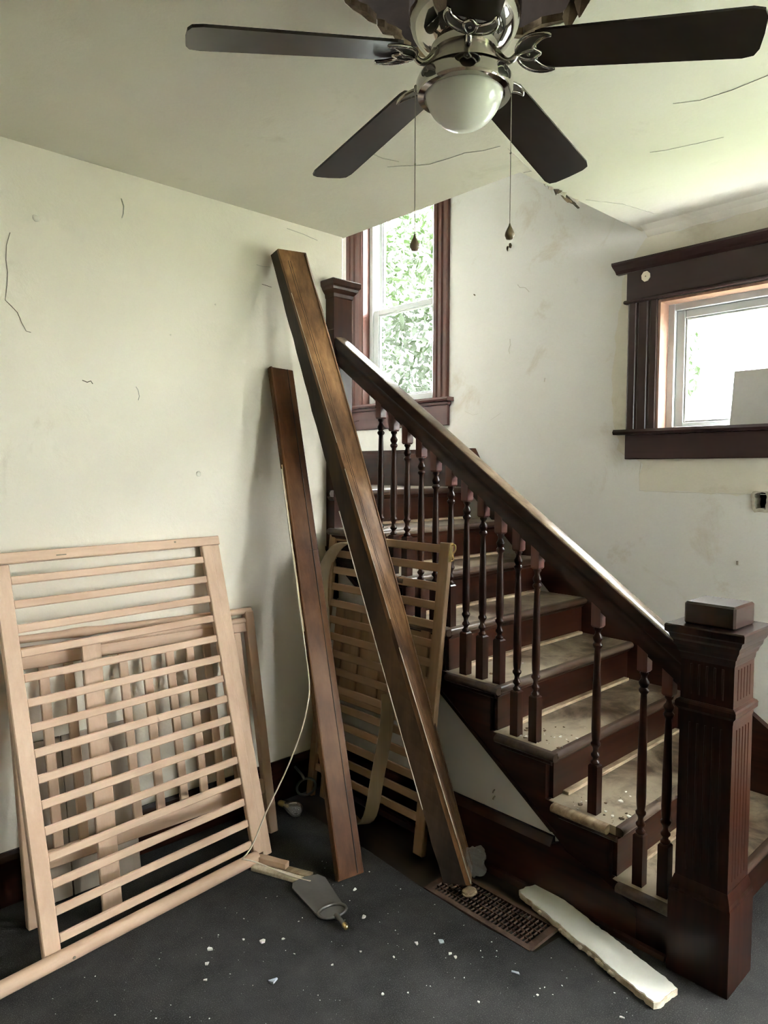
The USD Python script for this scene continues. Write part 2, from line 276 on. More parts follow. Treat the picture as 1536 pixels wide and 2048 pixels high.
for x, z, r in ((.812, 2.382, .012), (1.413, 1.502, .011), (1.5, 2.2, .004), (1.30, 2.05, .004)):
    m = trimesh.creation.icosphere(2, r); m.vertices = np.array(m.vertices) * [1, .3, 1] * (1 + .25 * (meshkit.noise(np.array(m.vertices) * 120) - .5))[:, None]; m.apply_translation([x, YL, z]); part(wl, "plug", m, M["patch"], smooth=True)

# right wall: with the stair window, the short window and a torn outlet hole
W1 = (2.905, 3.545, 1.945, 3.45); W2 = (.45, 1.512, 1.708, 2.292); W3 = (-1.25, -.25, .85, 2.2)
hole = ragged([(1.037, 1.365), (1.075, 1.365), (1.079, 1.43), (1.036, 1.432)], .003, .012, 5)
rp = sbox(YN - .2, -.0, YE, ZT)
for w in (W1, W2, W3): rp = rp.difference(sbox(w[0], w[2], w[1], w[3]))
rp = rp.difference(hole)
wr = struct("wall_right", "pale grey plaster wall beside the staircase, holding both windows", "wall")
part(wr, "plaster", prism(rp, "x", XR, XR + .16), M["wallr"])
pt = ragged([(.2, 1.42), (1.585, 1.425), (1.58, 1.56), (1.70, 1.60), (1.735, 1.9), (1.72, 2.2), (1.69, 2.42), (1.60, 2.58), (.2, 2.6)], .006, .05, 3)
for w in ((W2[0], W2[2], W2[1], W2[3]),): pt = pt.difference(sbox(*w))
part(wr, "bare_patch", prism(pt.difference(hole.buffer(.004)), "x", XR - .0015, XR), M["patch"], label="bare plaster round the short window, yellowed partly to stand for warm light")  # real patch; part of its yellow is warm light put into the colour
rim = hole.buffer(.014).difference(hole.buffer(-.001)); part(wr, "torn_rim", prism(ragged(list(rim.exterior.coords), .002, .01, 9).difference(hole), "x", XR - .004, XR + .01), M["rimplaster"])
part(wr, "outlet_box", [bx(XR + .06, XR + .065, 1.02, 1.10, 1.34, 1.46), bx(XR + .01, XR + .06, 1.02, 1.026, 1.34, 1.46), bx(XR + .01, XR + .06, 1.09, 1.096, 1.34, 1.46), bx(XR + .01, XR + .06, 1.026, 1.09, 1.34, 1.346), bx(XR + .01, XR + .06, 1.026, 1.09, 1.452, 1.46)], M["pit"])
part(wr, "plaster_scab", prism(ragged([(1.02, 1.435), (1.085, 1.435), (1.07, 1.475), (1.03, 1.47)], .003, .012, 4), "x", XR - .005, XR), M["patch"])
def on_right(p, d=.001): return [(XR - d, y, z) for y, z in p]
crack(wr, on_right([(2.30, 2.51), (2.284, 2.492), (2.25, 2.485), (2.225, 2.46)]), .0015, "scuff")
crack(wr, on_right([(2.345, 2.23), (2.342, 2.197), (2.352, 2.17), (2.346, 2.15)]), .002, "scuff")
crack(wr, on_right([(2.118, 2.0), (2.121, 1.98)]), .003, "scuff")
crack(wr, on_right([(2.60, 2.512), (2.59, 2.505)]), .004); crack(wr, on_right([(1.139, 1.137), (1.138, 1.122)]), .004)
crack(wr, on_right([(2.66, 1.86), (2.60, 1.835), (2.56, 1.84)]), .0008, "scuff"); crack(wr, on_right([(2.47, 1.80), (2.43, 1.82), (2.40, 1.835)]), .0008, "scuff")
crack(wr, on_right([(.2, 1.421), (.9, 1.423), (1.4, 1.424), (1.585, 1.427), (1.588, 1.50), (1.582, 1.57)]), .0014, "scuff")

# ceiling: stairwell opening and the torn hole over the fan
hp = ragged([(.93, .92), (1.02, 1.18), (1.096, 1.327), (1.207, 1.337), (1.318, 1.353), (1.399, 1.368), (1.50, 1.25), (1.521, 1.123), (1.537, 1.058), (1.56, 1.0), (1.525, .93), (1.40, .83), (1.15, .80)], .006, .03, 2)
cpoly = sbox(XW - .2, YN - .2, XR + .1, YL + .05).difference(sbox(XA, YB, XR + .2, YL + .2)).difference(hp)
ce = struct("ceiling", "cream plaster ceiling with a torn hole round the fan", "ceiling")
part(ce, "plaster", prism(cpoly, "z", ZC, ZC + .016), M["ceil"])
lath = hp.buffer(.004).difference(ragged(list(hp.buffer(-.012).exterior.coords), .006, .02, 8)); part(ce, "torn_rim", prism(lath.buffer(0), "z", ZC + .002, ZC + .02), M["torn"], label="ragged brown edge of the hole")
for i in range(7):
    y = .78 + i * .1; part(ce, "lath", bx(.8, 1.0 + .03 * math.sin(i * 2), y, y + .04, ZC + .016, ZC + .024, .001), M["cavity"])
    part(ce, "lath", bx(1.545 - .03 * math.sin(i * 3), 1.72, y, y + .04, ZC + .016, ZC + .024, .001), M["cavity"])
part(ce, "joist", bx(.86, .91, .5, 1.8, ZC + .026, ZC + .2), M["cavity"]); part(ce, "joist", bx(1.60, 1.65, .5, 1.8, ZC + .026, ZC + .2), M["cavity"])
part(ce, "upper_floor", bx(XW - .2, XA, YN - .2, YL + .1, ZC + .2, ZC + .23), M["cavity"]); part(ce, "upper_floor", bx(XA, XR + .1, YN - .2, YB, ZC + .2, ZC + .23), M["cavity"])
for a, b in (((1.536, .93), (1.66, 1.0)),):                              # torn paper hanging from the hole's edge
    g = np.array([[1.49, .90, ZC + .01], [1.57, 1.01, ZC + .01], [1.50, .93, ZC - .018], [1.545, 1.00, ZC - .03], [1.475, .945, ZC - .006], [1.50, .985, ZC - .02]])
    pf = trimesh.Trimesh(np.vstack([g, g + [.003, -.003, .003]]), [[0, 1, 2], [1, 3, 2], [2, 3, 4], [3, 5, 4], [6, 8, 7], [7, 8, 9], [8, 10, 9], [9, 10, 11], [0, 6, 1], [6, 7, 1], [1, 7, 3], [7, 9, 3], [3, 9, 5], [9, 11, 5]], process=False)
    part(ce, "torn_paper", pf, M["tornpaper"], label="brown paper hanging from the torn edge")
    part(ce, "torn_paper", trimesh.Trimesh(np.array(pf.vertices) * [1, 1, 1] + [-.02, -.045, .004], pf.faces, process=False), M["tornpaper"])
def on_ceil(p, d=.001): return [(x, y, ZC - d) for x, y in p]
crack(ce, on_ceil([(1.80, 1.91), (1.832, 1.87), (1.865, 1.835), (1.896, 1.789), (1.912, 1.70), (1.918, 1.642), (1.95, 1.59), (1.967, 1.528)]), .0011, "scuff")
crack(ce, on_ceil([(1.69, 1.87), (1.74, 1.87), (1.80, 1.85)]), .0012, "scuff")
crack(ce, on_ceil([(2.12, 1.0), (2.16, .936), (2.17, .85), (2.164, .75)]), .0010, "scuff"); crack(ce, on_ceil([(2.38, 1.2), (2.403, 1.157), (2.434, 1.051), (2.45, .98)]), .0008, "scuff")
crack(ce, on_ceil([(2.2, 1.60), (2.21, 1.57), (2.0, 1.52)]), .001, "scuff"); crack(ce, on_ceil([(2.6, 1.58), (2.75, 1.50), (2.95, 1.46)]), .0012, "scuff")
def lump(c, s, seed, amp=.6, div=3):
    m = trimesh.creation.icosphere(div, 1.); v = np.array(m.vertices); v *= (1 + amp * (meshkit.fbm(v * 1.7 + seed, 4, seed) - .5))[:, None]
    return trimesh.Trimesh(v * np.asarray(s) + np.asarray(c), m.faces, process=False)
def shard(c, s, seed):
    r = np.random.default_rng(seed); m = trimesh.convex.convex_hull(r.normal(size=(9, 3)) * np.asarray(s) + np.asarray(c)); return m
for n_, (c, sz, mt) in enumerate((((2.39, 1.603, ZC), (.016, .008, .006), "rimplaster"), ((2.43, 1.602, ZC - .006), (.020, .007, .009), "torn"), ((2.47, 1.600, ZC - .010), (.014, .006, .010), "rimplaster"), ((2.50, 1.604, ZC - .014), (.024, .005, .008), "torn"),
                           ((2.545, 1.602, ZC - .020), (.026, .004, .007), "cavity"), ((2.575, 1.603, ZC - .006), (.014, .006, .006), "rimplaster"), ((2.41, 1.597, ZC - .014), (.012, .004, .008), "cavity"), ((2.36, 1.604, ZC + .002), (.012, .006, .004), "rimplaster"))):
    part(ce, "broken_plaster", shard(c, sz, 70 + n_), M[mt])
part(ce, "broken_lath", bar((2.47, 1.600, ZC - .006), (2.585, 1.603, ZC - .032), .010, .006), M["cavity"])
part(ce, "cove", prism(Polygon([(XR - .075, ZC), (XR, ZC), (XR, ZC - .035), (XR - .03, ZC - .012)]), "y", YN, YB - .03), M["ceil"])

# walls round the stairwell, behind and beside the camera
sw = struct("wall_stairwell", "pale plaster walls closing the stairwell above and behind the landing", "wall")
part(sw, "end_wall", bx(1.0, XR + .16, YE, YE + .1, 0, ZT), M["wallr"]); part(sw, "side_wall", bx(XA - .1, XA, YL + .11, YE, 0, ZT), M["wallr"])
part(sw, "upper_side_wall", bx(XA - .1, XA, YB - .1, YL + .11, ZC + .03, ZT), M["wallr"]); part(sw, "upper_near_wall", bx(XA, XR, YB - .1, YB, ZC + .02, ZT), M["wallr"])
part(sw, "upper_ceiling", bx(XA - .1, XR + .16, YB - .1, YE + .1, ZT, ZT + .1), M["ceil"])
W4 = (2.05, 2.85, .95, 2.15)  # unseen window, added and placed for the light it sends from behind
wn = struct("wall_near", "plaster wall behind the camera with one added window", "wall")
part(wn, "plaster", prism(sbox(XW - .2, 0, XR + .16, ZC + .2).difference(sbox(W4[0], W4[2], W4[1], W4[3])), "y", YN - .16, YN), M["wall"])
ww = struct("wall_west", "unseen wall left of the camera, faced in dark brown added to cut bounced light", "wall")
part(ww, "added_panelling", bx(XW - .16, XW, YN, YL, 0, ZC + .2), M["panel"])  # unseen dark facing, added so less light bounces onto the stairs
bl = struct("baseboard_left", "tall dark brown baseboard along the cream wall", "baseboard")
part(bl, "board", bx(XW, 2.06, YL - .02, YL, .004, .165), M["mahog_x"]); part(bl, "cap_moulding", prism([(YL - .026, .165), (YL, .165), (YL, .192), (YL - .008, .192), (YL - .014, .18)], "x", XW, 2.06), M["mahog_x"])

# ------------------------------------------------------------------ windows
def casing(y0, y1, x0=XR, flip=False):
    """moulded casing profile in (x, y) with three raised ribs"""
    w = y1 - y0; P = [(0, 0), (-.020, 0), (-.024, .06), (-.024, .22), (-.016, .26), (-.016, .32), (-.026, .38), (-.026, .52), (-.016, .58), (-.016, .64), (-.024, .70), (-.022, .90), (-.014, 1.), (0, 1.)]
    return [(x0 + a, (y1 - b * w) if flip else (y0 + b * w)) for a, b in P]
w1 = struct("window_1", "tall white double-hung stair window in red-brown moulded casing, greenery outside", "window")
for y0, y1, fl_ in ((3.545, 3.70, True), (2.783, 2.905, False)):
    part(w1, "casing", prism(casing(y0, y1, flip=fl_), "z", 1.95, 3.46), M["redwood_z"])
part(w1, "casing_head", bx(XR - .024, XR, 2.76, 3.72, 3.46, 3.6), M["redwood_y"])
for y0, y1 in ((3.545 - .006, 3.545), (2.905, 2.905 + .006)): part(w1, "jamb", bx(XR - .01, XR + .05, y0, y1, 1.95, 3.45, .001), M["redwood_z"])
part(w1, "stool", prism([(XR - .055, 1.925), (XR - .062, 1.935), (XR - .055, 1.948), (XR + .06, 1.948), (XR + .06, 1.925)], "y", 2.745, 3.74), M["redwood_y"])
part(w1, "apron", bx(XR - .020, XR, 2.775, 3.70, 1.785, 1.905, .003), M["redwood_y"]); part(w1, "apron_moulding", bx(XR - .03, XR, 2.765, 3.71, 1.905, 1.925, .004), M["redwood_y"])
fy0, fy1 = 2.911, 3.539
fr = part(w1, "frame", [bx(XR + .05, XR + .13, fy0, fy0 + .022, 1.948, 3.45), bx(XR + .05, XR + .13, fy1 - .03, fy1, 1.948, 3.45), bx(XR + .05, XR + .13, fy0 + .022, fy1 - .03, 1.948, 1.962), bx(XR + .05, XR + .13, fy0 + .022, fy1 - .03, 3.43, 3.45)], M["vinyl"])
def sash(win, x0, x1, y0, y1, z0, z1, st, top, bot, mt="vinyl", screen=False):
    g = group_part(win, "sash")
    part(g, "stile", bx(x0, x1, y0, y0 + st, z0, z1, .003), M[mt]); part(g, "stile", bx(x0, x1, y1 - st, y1, z0, z1, .003), M[mt])
    part(g, "rail", bx(x0, x1, y0 + st, y1 - st, z0, z0 + bot, .003), M[mt]); part(g, "rail", bx(x0, x1, y0 + st, y1 - st, z1 - top, z1, .003), M[mt])
    i0, i1, k0, k1 = y0 + st, y1 - st, z0 + bot, z1 - top; b = .009
    part(g, "glazing_bead", [bx(x0 + .006, x1 - .004, i0, i0 + b, k0, k1), bx(x0 + .006, x1 - .004, i1 - b, i1, k0, k1), bx(x0 + .006, x1 - .004, i0 + b, i1 - b, k0, k0 + b), bx(x0 + .006, x1 - .004, i0 + b, i1 - b, k1 - b, k1)], M[mt])
    part(g, "pane", bx((x0 + x1) / 2, (x0 + x1) / 2 + .003, i0, i1, k0, k1, .0005), M["glass"])
    return g
sash(w1, XR + .058, XR + .088, fy0 + .012, fy1 - .03, 1.955, 2.572, .048, .034, .045)
sash(w1, XR + .092, XR + .122, fy0 + .022, fy1 - .045, 2.54, 3.43, .034, .034, .034)
lk = part(w1, "sash_lock", [bx(XR + .06, XR + .085, 3.20, 3.25, 2.572, 2.582, .003), bx(XR + .066, XR + .078, 3.215, 3.235, 2.582, 2.592, .003)], M["vinyl"])
part(w1, "insect_screen", bx(XR + .128, XR + .129, fy0 + .02, fy1 - .03, 1.96, 2.55, .0002), M["screen"])

w2 = struct("window_2", "short white window in broad dark brown casing with a crowned header", "window")
part(w2, "header", bx(XR - .022, XR, .30, 1.662, 2.312, 2.44, .002), M["brownp_y"]); part(w2, "header_bead", bx(XR - .032, XR, .285, 1.675, 2.296, 2.312, .005), M["brownp_y"])
part(w2, "crown", prism([(XR, 2.44), (XR - .024, 2.44), (XR - .036, 2.452), (XR - .062, 2.466), (XR - .072, 2.474), (XR - .072, 2.484), (XR, 2.484)], "y", .25, 1.715), M["brownp_y"])
cs = [(0, 0), (-.020, 0), (-.022, .04), (-.022, .26), (-.014, .30), (-.014, .34), (-.021, .38), (-.021, .66), (-.013, .70), (-.013, .74), (-.020, .78), (-.020, .97), (-.016, 1.), (0, 1.)]
part(w2, "casing", prism([(XR + a, 1.652 - b * .14) for a, b in cs], "z", 1.712, 2.296), M["brownp_z"]); part(w2, "casing", prism([(XR + a, .31 + b * .14) for a, b in cs], "z", 1.712, 2.296), M["brownp_z"])
part(w2, "stool", prism([(XR - .05, 1.688), (XR - .058, 1.70), (XR - .05, 1.712), (XR + .07, 1.712), (XR + .07, 1.688)], "y", .26, 1.70), M["brownp_y"])
part(w2, "apron", bx(XR - .020, XR, .30, 1.655, 1.574, 1.688, .002), M["brownp_y"])
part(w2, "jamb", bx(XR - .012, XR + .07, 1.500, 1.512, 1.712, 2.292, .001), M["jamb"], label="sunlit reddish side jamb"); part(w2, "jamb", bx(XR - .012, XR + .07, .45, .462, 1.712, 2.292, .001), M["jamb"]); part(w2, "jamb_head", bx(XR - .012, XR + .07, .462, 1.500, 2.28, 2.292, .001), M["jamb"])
part(w2, "frame", [bx(XR + .068, XR + .15, 1.47, 1.50, 1.712, 2.28), bx(XR + .068, XR + .15, .462, .49, 1.712, 2.28), bx(XR + .068, XR + .15, .49, 1.47, 2.25, 2.28), bx(XR + .068, XR + .15, .49, 1.47, 1.708, 1.722)], M["vinyl"])
sash(w2, XR + .088, XR + .12, .49, 1.47, 1.722, 2.25, .04, .036, .02)
hk = thing("ceiling_hook_plate", "small round cream ceramic plate screwed on the dark window header", "wall plate", (XR - .022, 1.568, 2.40))
part(hk, "plate", prism(Polygon([(1.568 + .021 * math.cos(a), 2.406 + .024 * math.sin(a)) for a in np.linspace(0, 2 * math.pi, 9)[:-1] + .3]), "x", XR - .028, XR - .022), M["cream"])
part(hk, "screw", trimesh.creation.icosphere(2, .003).apply_translation([XR - .028, 1.568, 2.406]), M["crack"])
pc = solo("paint_chip", lump((XR - .021, 2.885, 1.812), (.004, .026, .015), 3, .5), M["white_paint"], "white flake stuck low on the stair window's apron", "paint flake", smooth=True)
A_ = unit([.035, 0, .235]); solo("grey_board", fbox((XR + .030, 1.2, 1.713), np.array([0, 1., 0]), A_, np.cross([0, 1., 0], A_), (-.75, 0), (0, .238), (-.005, .005), .002), M["card"], "plain grey board standing on the short window's sill against the glass", "board")
w3 = struct("window_3", "plain double-hung window beside the camera", "window")
part(w3, "casing", prism(sbox(W3[0] - .1, W3[2] - .1, W3[1] + .1, W3[3] + .1).difference(sbox(W3[0], W3[2], W3[1], W3[3])), "x", XR - .02, XR), M["brownp_z"])
sash(w3, XR + .06, XR + .1, W3[0], W3[1], W3[2], 1.5, .05, .04, .06); sash(w3, XR + .1, XR + .14, W3[0], W3[1], 1.46, W3[3], .05, .04, .04)
w4 = struct("window_4", "plain unseen window behind the camera, added for its light", "window")
part(w4, "casing", prism(sbox(W4[0] - .1, W4[2] - .1, W4[1] + .1, W4[3] + .1).difference(sbox(W4[0], W4[2], W4[1], W4[3])), "y", YN, YN + .02), M["brownp_z"])
for k in range(3):
    a = W4[0] + k * (W4[1] - W4[0]) / 3; b = a + (W4[1] - W4[0]) / 3
    part(w4, "frame", prism(sbox(a, W4[2], b, W4[3]).difference(sbox(a + .05, W4[2] + .05, b - .05, 1.48)).difference(sbox(a + .05, 1.53, b - .05, W4[3] - .05)), "y", YN - .1, YN - .06), M["vinyl"])
    part(w4, "pane", bx(a + .05, b - .05, YN - .08, YN - .077, W4[2] + .05, W4[3] - .05, .0005), M["glass"])

# ------------------------------------------------------------------ staircase
R_, TD, YN1 = .178, .249, .833
nose = lambda k: YN1 + (k - 1) * TD
XS, XO = 2.117, 2.052                                      # baluster line, end of the treads
st = thing("staircase", "dark wood staircase with dusty worn treads climbing along the wall", "staircase", (2.6, 1.7, 0))
def tread_mesh(k):
    z1 = R_ * k; z0 = z1 - .03; y0 = nose(k); y1 = nose(k + 1) + .035 if k < 8 else YE
    r = .015; prof = [(y0 + r - r * math.sin(a), (z0 + r) - r * math.cos(a)) for a in np.linspace(0, math.pi, 9)] + [(y0 + .028, z1), (y0 + .028, z0)]
    top = bx(XO + .03, XR - .03, y0 + .028, y1, z0, z1, .0005) if k < 8 else prism(Polygon([(XO + .03, y0 + .028), (XO + .03, 2.60), (2.20, 2.60), (2.20, YE), (XR - .03, YE), (XR - .03, y0 + .028)]), "z", z0, z1)
    return top, prism(prof, "x", XO + .03, XR - .03)
for k in range(1, 9):
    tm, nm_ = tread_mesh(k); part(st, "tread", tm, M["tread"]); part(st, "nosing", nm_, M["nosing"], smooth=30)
    z1 = R_ * k; y0, y1 = nose(k), (nose(k + 1) + .012 if k < 8 else 2.566)
    prof = [(XO + .015 - .015 * math.sin(a), z1 - .015 - .015 * math.cos(a)) for a in np.linspace(0, math.pi, 9)] + [(XO + .03, z1), (XO + .03, z1 - .03)]
    if k > 1: part(st, "return_nosing", prism(prof, "y", y0 + (.002 if k != 2 else .05), y1), M["nosing" if k != 2 else "strip"], smooth=30, label="bare wood edge with its corner broken off" if k == 2 else None)
    else: part(st, "return_nosing", prism(prof, "y", .92, y1), M["nosing"], smooth=30)
    rz0 = R_ * (k - 1) if k > 1 else .004
    part(st, "riser", bx(2.10, XR - .03, nose(k) + .03, nose(k) + .048, rz0, R_ * k - .03, .001), M["mahog_x"])
    part(st, "cove_moulding", prism([(nose(k) + .03, z1 - .03), (nose(k) + .012, z1 - .03), (nose(k) + .02, z1 - .042), (nose(k) + .03, z1 - .05)], "x", 2.10, XR - .03), M["mahog_x"])
    if k > 1: part(st, "tack_strip", bx(2.20 if k != 3 else 2.16, XR - .06, nose(k) + .004, nose(k) + .03, rz0, rz0 + .013, .002), M["strip"], label="bare wood strip along the foot of the riser")
# outer stringer: sawtooth top, straight lower edge
zl = lambda y: .249 + (y - 1.353) * .7
prof = [(.90, .004)]
for k in range(1, 9): prof += [(nose(k) + .048, R_ * (k - 1) if k > 1 else .004), (nose(k) + .048, R_ * k - .03)]
prof += [(YL - .001, R_ * 8 - .03), (YL - .001, zl(YL))] + [(1.05, zl(1.05)), (1.05, .004)]
part(st, "outer_stringer", prism(Polygon(prof).buffer(0), "x", 2.078, 2.10), M["mahog_y"])
part(st, "stringer_bead", prism([(1.353, .249), (YL - .001, zl(YL)), (YL - .001, zl(YL) + .018), (1.33, .251)], "x", 2.072, 2.078), M["mahog_y"])
for k in range(2, 9): part(st, "return_cove", prism([(2.078, R_ * k - .03), (2.062, R_ * k - .03), (2.068, R_ * k - .042), (2.078, R_ * k - .05)], "y", nose(k) + .02, nose(k + 1) - .01 if k < 8 else 2.56), M["mahog_y"])
part(st, "wall_stringer", prism(Polygon([(.80, .004), (.80, .31), (.85, .34), (2.50, 1.495), (2.576, 1.62), (YE, 1.62), (YE, 1.424), (2.6, 1.40), (1.1, .004)]), "x", XR - .028, XR), M["mahog_y"])
part(st, "wall_stringer_cap", [prism(Polygon([(.80, .31), (.80, .335), (.85, .365), (2.50, 1.52), (2.576, 1.645), (YE, 1.645), (YE, 1.62), (2.576, 1.62), (2.50, 1.495), (.85, .34)]), "x", XR - .036, XR)], M["mahog_y"])
# side wall and its baseboard under the stairs
us = struct("wall_stair", "white plaster triangle under the stair stringer", "wall")
part(us, "plaster", prism(Polygon([(1.06, 0), (YL, 0), (YL, zl(YL) + .05), (1.06, zl(1.06) + .05)]), "x", 2.10, 2.13), M["wallr"])
part(us, "hook", tube([(2.10, 1.62, .30), (2.092, 1.62, .297), (2.09, 1.621, .29)], .003, 6), M["crack"]); part(us, "hook", tube([(2.10, 1.618, .275), (2.092, 1.618, .272), (2.09, 1.62, .265)], .003, 6), M["crack"])
br_ = struct("baseboard_right", "dark baseboard on the right wall nearer than the staircase", "baseboard")
part(br_, "board", bx(XR - .02, XR, YN, .79, .004, .165), M["mahog_y"]); part(br_, "cap_moulding", prism([(XR - .026, .165), (XR, .165), (XR, .192), (XR - .008, .192), (XR - .014, .18)], "y", YN, .79), M["mahog_y"])
bs = struct("baseboard_stair", "dark baseboard under the staircase beside the floor register", "baseboard")
part(bs, "board", prism([(1.03, -.006), (YL - .02, -.006), (YL - .02, .195), (1.37, .195), (1.33, .213), (1.30, .205), (1.13, .155), (1.03, .12)], "x", 2.076, 2.10), M["mahog_y"]); part(bs, "cap_moulding", prism([(2.068, .195), (2.10, .195), (2.10, .224), (2.088, .224), (2.08, .212)], "y", 1.35, YL - .02), M["mahog_y"])
part(bs, "shoe_moulding", prism([(2.056, -.006), (2.076, -.006), (2.076, .018), (2.066, .014)], "y", .93, YL - .02), M["mahog_y"])

# railing
rl = thing("stair_railing", "dark wood stair railing with turned balusters and two square newel posts", "railing", (XS, 1.7, 0))
NC = np.array([2.128, .822, 0])
nw = group_part(rl, "newel_post", "tall square newel post with flared cap at the foot of the stairs")
part(nw, "plinth", square_lathe([(.09, .004), (.09, .258), (.0875, .264), (.086, .275), (.082, .29), (.0775, .304)], NC), M["mahog_z"])
part(nw, "shaft", square_lathe([(.0765, .30), (.0755, .81)], NC), M["mahog_z"])
part(nw, "collar", square_lathe([(.0765, .80), (.078, .812), (.086, .822), (.087, .836), (.084, .842), (.077, .846)], NC), M["mahog_z"])
part(nw, "upper_block", square_lathe([(.0755, .84), (.0755, .99)], NC), M["mahog_z"])
part(nw, "cap", square_lathe([(.0755, .965), (.078, .972), (.079, .985), (.083, .99), (.086, 1.0), (.092, 1.01), (.094, 1.022), (.100, 1.03), (.104, 1.042), (.112, 1.048), (.113, 1.066), (.110, 1.07)], NC), M["mahog_top"])
part(nw, "top_block", fbox(NC, np.eye(3)[0], np.eye(3)[1], np.eye(3)[2], (-.073, .073), (-.073, .073), (1.069, 1.136), .006), M["mahog_top"])
for z0, z1, n in ((.33, .78, 5), (.865, .955, 5)):
    for i in range(n):
        o = -.045 + i * .0225
        part(nw, "reed", tube([(NC[0] - .0735, NC[1] + o, z0), (NC[0] - .0735, NC[1] + o, z1)], .004, 8), M["mahog_z"], smooth=60)
        part(nw, "reed", tube([(NC[0] + o, NC[1] - .0735, z0), (NC[0] + o, NC[1] - .0735, z1)], .004, 8), M["mahog_z"], smooth=60)
u = group_part(rl, "newel_post", "upper newel post with plain square cap against the left wall")
def rect_lathe(prof, x0, x1, y0, y1):
    v = []
    for e, z in prof: v += [(x0 - e, y0 - e, z), (x1 + e, y0 - e, z), (x1 + e, y1, z), (x0 - e, y1, z)]
    n = len(prof); f = []
    for i in range(n - 1):
        for j in range(4):
            a, b, c, d = i * 4 + j, i * 4 + (j + 1) % 4, (i + 1) * 4 + (j + 1) % 4, (i + 1) * 4 + j; f += [[a, b, c], [a, c, d]]
    k = 4 * (n - 1); f += [[k, k + 1, k + 2], [k, k + 2, k + 3], [0, 2, 1], [0, 3, 2]]
    return trimesh.Trimesh(np.array(v, float), f, process=False)
ux = (2.078, 2.186, 2.562, YL - .001)
part(u, "shaft", rect_lathe([(0, .95), (0, 2.33)], *ux), M["mahog_z"])
part(u, "cap", rect_lathe([(0, 2.315), (.004, 2.32), (.006, 2.335), (.020, 2.352), (.024, 2.362), (.030, 2.37), (.031, 2.392), (.027, 2.396)], *ux), M["mahog_z"])
part(u, "pendant_drop", rect_lathe([(-.02, .90), (.004, .915), (.004, .94), (0, .95)], *ux), M["mahog_z"])
# handrail
zr = lambda y: .982 + .697 * (y - .907)                    # top of the rail
ra, rb = np.array([XS, .815, zr(.815)]), np.array([XS, 2.57, zr(2.57)])
d_ = unit(rb - ra); s_ = np.array([1., 0, 0]); u_ = np.cross(s_, d_)
hp_ = [(.028, -.095), (.028, -.072), (.023, -.064), (.023, -.050), (.029, -.042), (.035, -.034), (.036, -.012), (.034, -.004), (.026, .0), (0, .001)]
hp_ = hp_ + [(-a, b) for a, b in hp_[::-1][1:]]
def sweep_profile(prof, a, b, sx, uy):
    n = len(prof); v = np.vstack([[p0 + sx * q[0] + uy * q[1] for q in prof] for p0 in (a, b)]); f = []
    for i in range(n): j = (i + 1) % n; f += [[i, j, n + j], [i, n + j, n + i]]
    cap = trimesh.creation.triangulate_polygon(Polygon(prof), engine="earcut")[1]
    f = np.vstack([f, cap, cap[:, ::-1] + n]); m = trimesh.Trimesh(v, f, process=False); m.fix_normals(); return m
part(rl, "handrail", sweep_profile(hp_, ra, rb, s_, u_), M["mahog_y"], smooth=40)
part(rl, "worn_top", sweep_profile([(.0335, -.005), (.026, .0012), (0, .0022), (-.026, .0012), (-.0335, -.005), (-.030, -.007), (.030, -.007)], ra, rb, s_, u_), M["railtop"], smooth=40, label="lighter worn top of the handrail")
part(rl, "lower_fillet", sweep_profile([(.014, -.108), (.014, -.091), (-.014, -.091), (-.014, -.108)], ra + d_ * .02, rb - d_ * .02, s_, u_), M["mahog_y"])
def baluster(y, k, x=XS):
    zb = R_ * k; zt = zr(y) - .120; zt2 = zt - .075; w = .017
    base = square_lathe([(w, zb), (w, zb + .165), (w - .004, zb + .170)], (x, y, 0))
    a, b = zb + .168, zt2
    H = b - a
    prof = [(.010, a - .002), (.015, a + .004), (.0155, a + .010), (.0095, a + .016), (.0085, a + .022), (.015, a + .030), (.015, a + .036), (.010, a + .042), (.0085, a + .052), (.011, a + .060), (.0165, a + .068), (.0165, a + .074), (.012, a + .080),
            (.0140, a + .095), (.0152, a + .12), (.0142, a + .5 * H), (.0105, b - .095), (.0095, b - .075), (.016, b - .066), (.0165, b - .060), (.0105, b - .053), (.0155, b - .043), (.0165, b - .036), (.0095, b - .024), (.0085, b - .016), (.014, b - .008), (.012, b + .002)]
    top = square_lathe([(w - .004, b - .002), (w, b + .004), (w, zt - .012), (w - .0, zt)], (x, y, 0))
    v = np.array(top.vertices); hi = v[:, 2] > zt - .001; v[hi, 2] += .697 * (v[hi, 1] - y) + .03; top = trimesh.Trimesh(v, top.faces, process=False)
    return base, lathe(prof, (x, y, 0), 18), top
for i, k in ((0, 6), (1, 6), (2, 6), (3, 5), (4, 5), (5, 5), (6, 4), (7, 4), (8, 4), (9, 3), (10, 3), (13, 2), (15, 1), (16, 1)):
    y = .873 + (17 - i) * TD / 3 + (.004 if i > 12 else 0)
    base, mid, top = baluster(y, k)
    g = group_part(rl, "baluster"); part(g, "base_block", base, M["mahog_z"]); part(g, "turned_shaft", mid, M["mahog_z"], smooth=50); part(g, "top_block", top, M["redblock"])

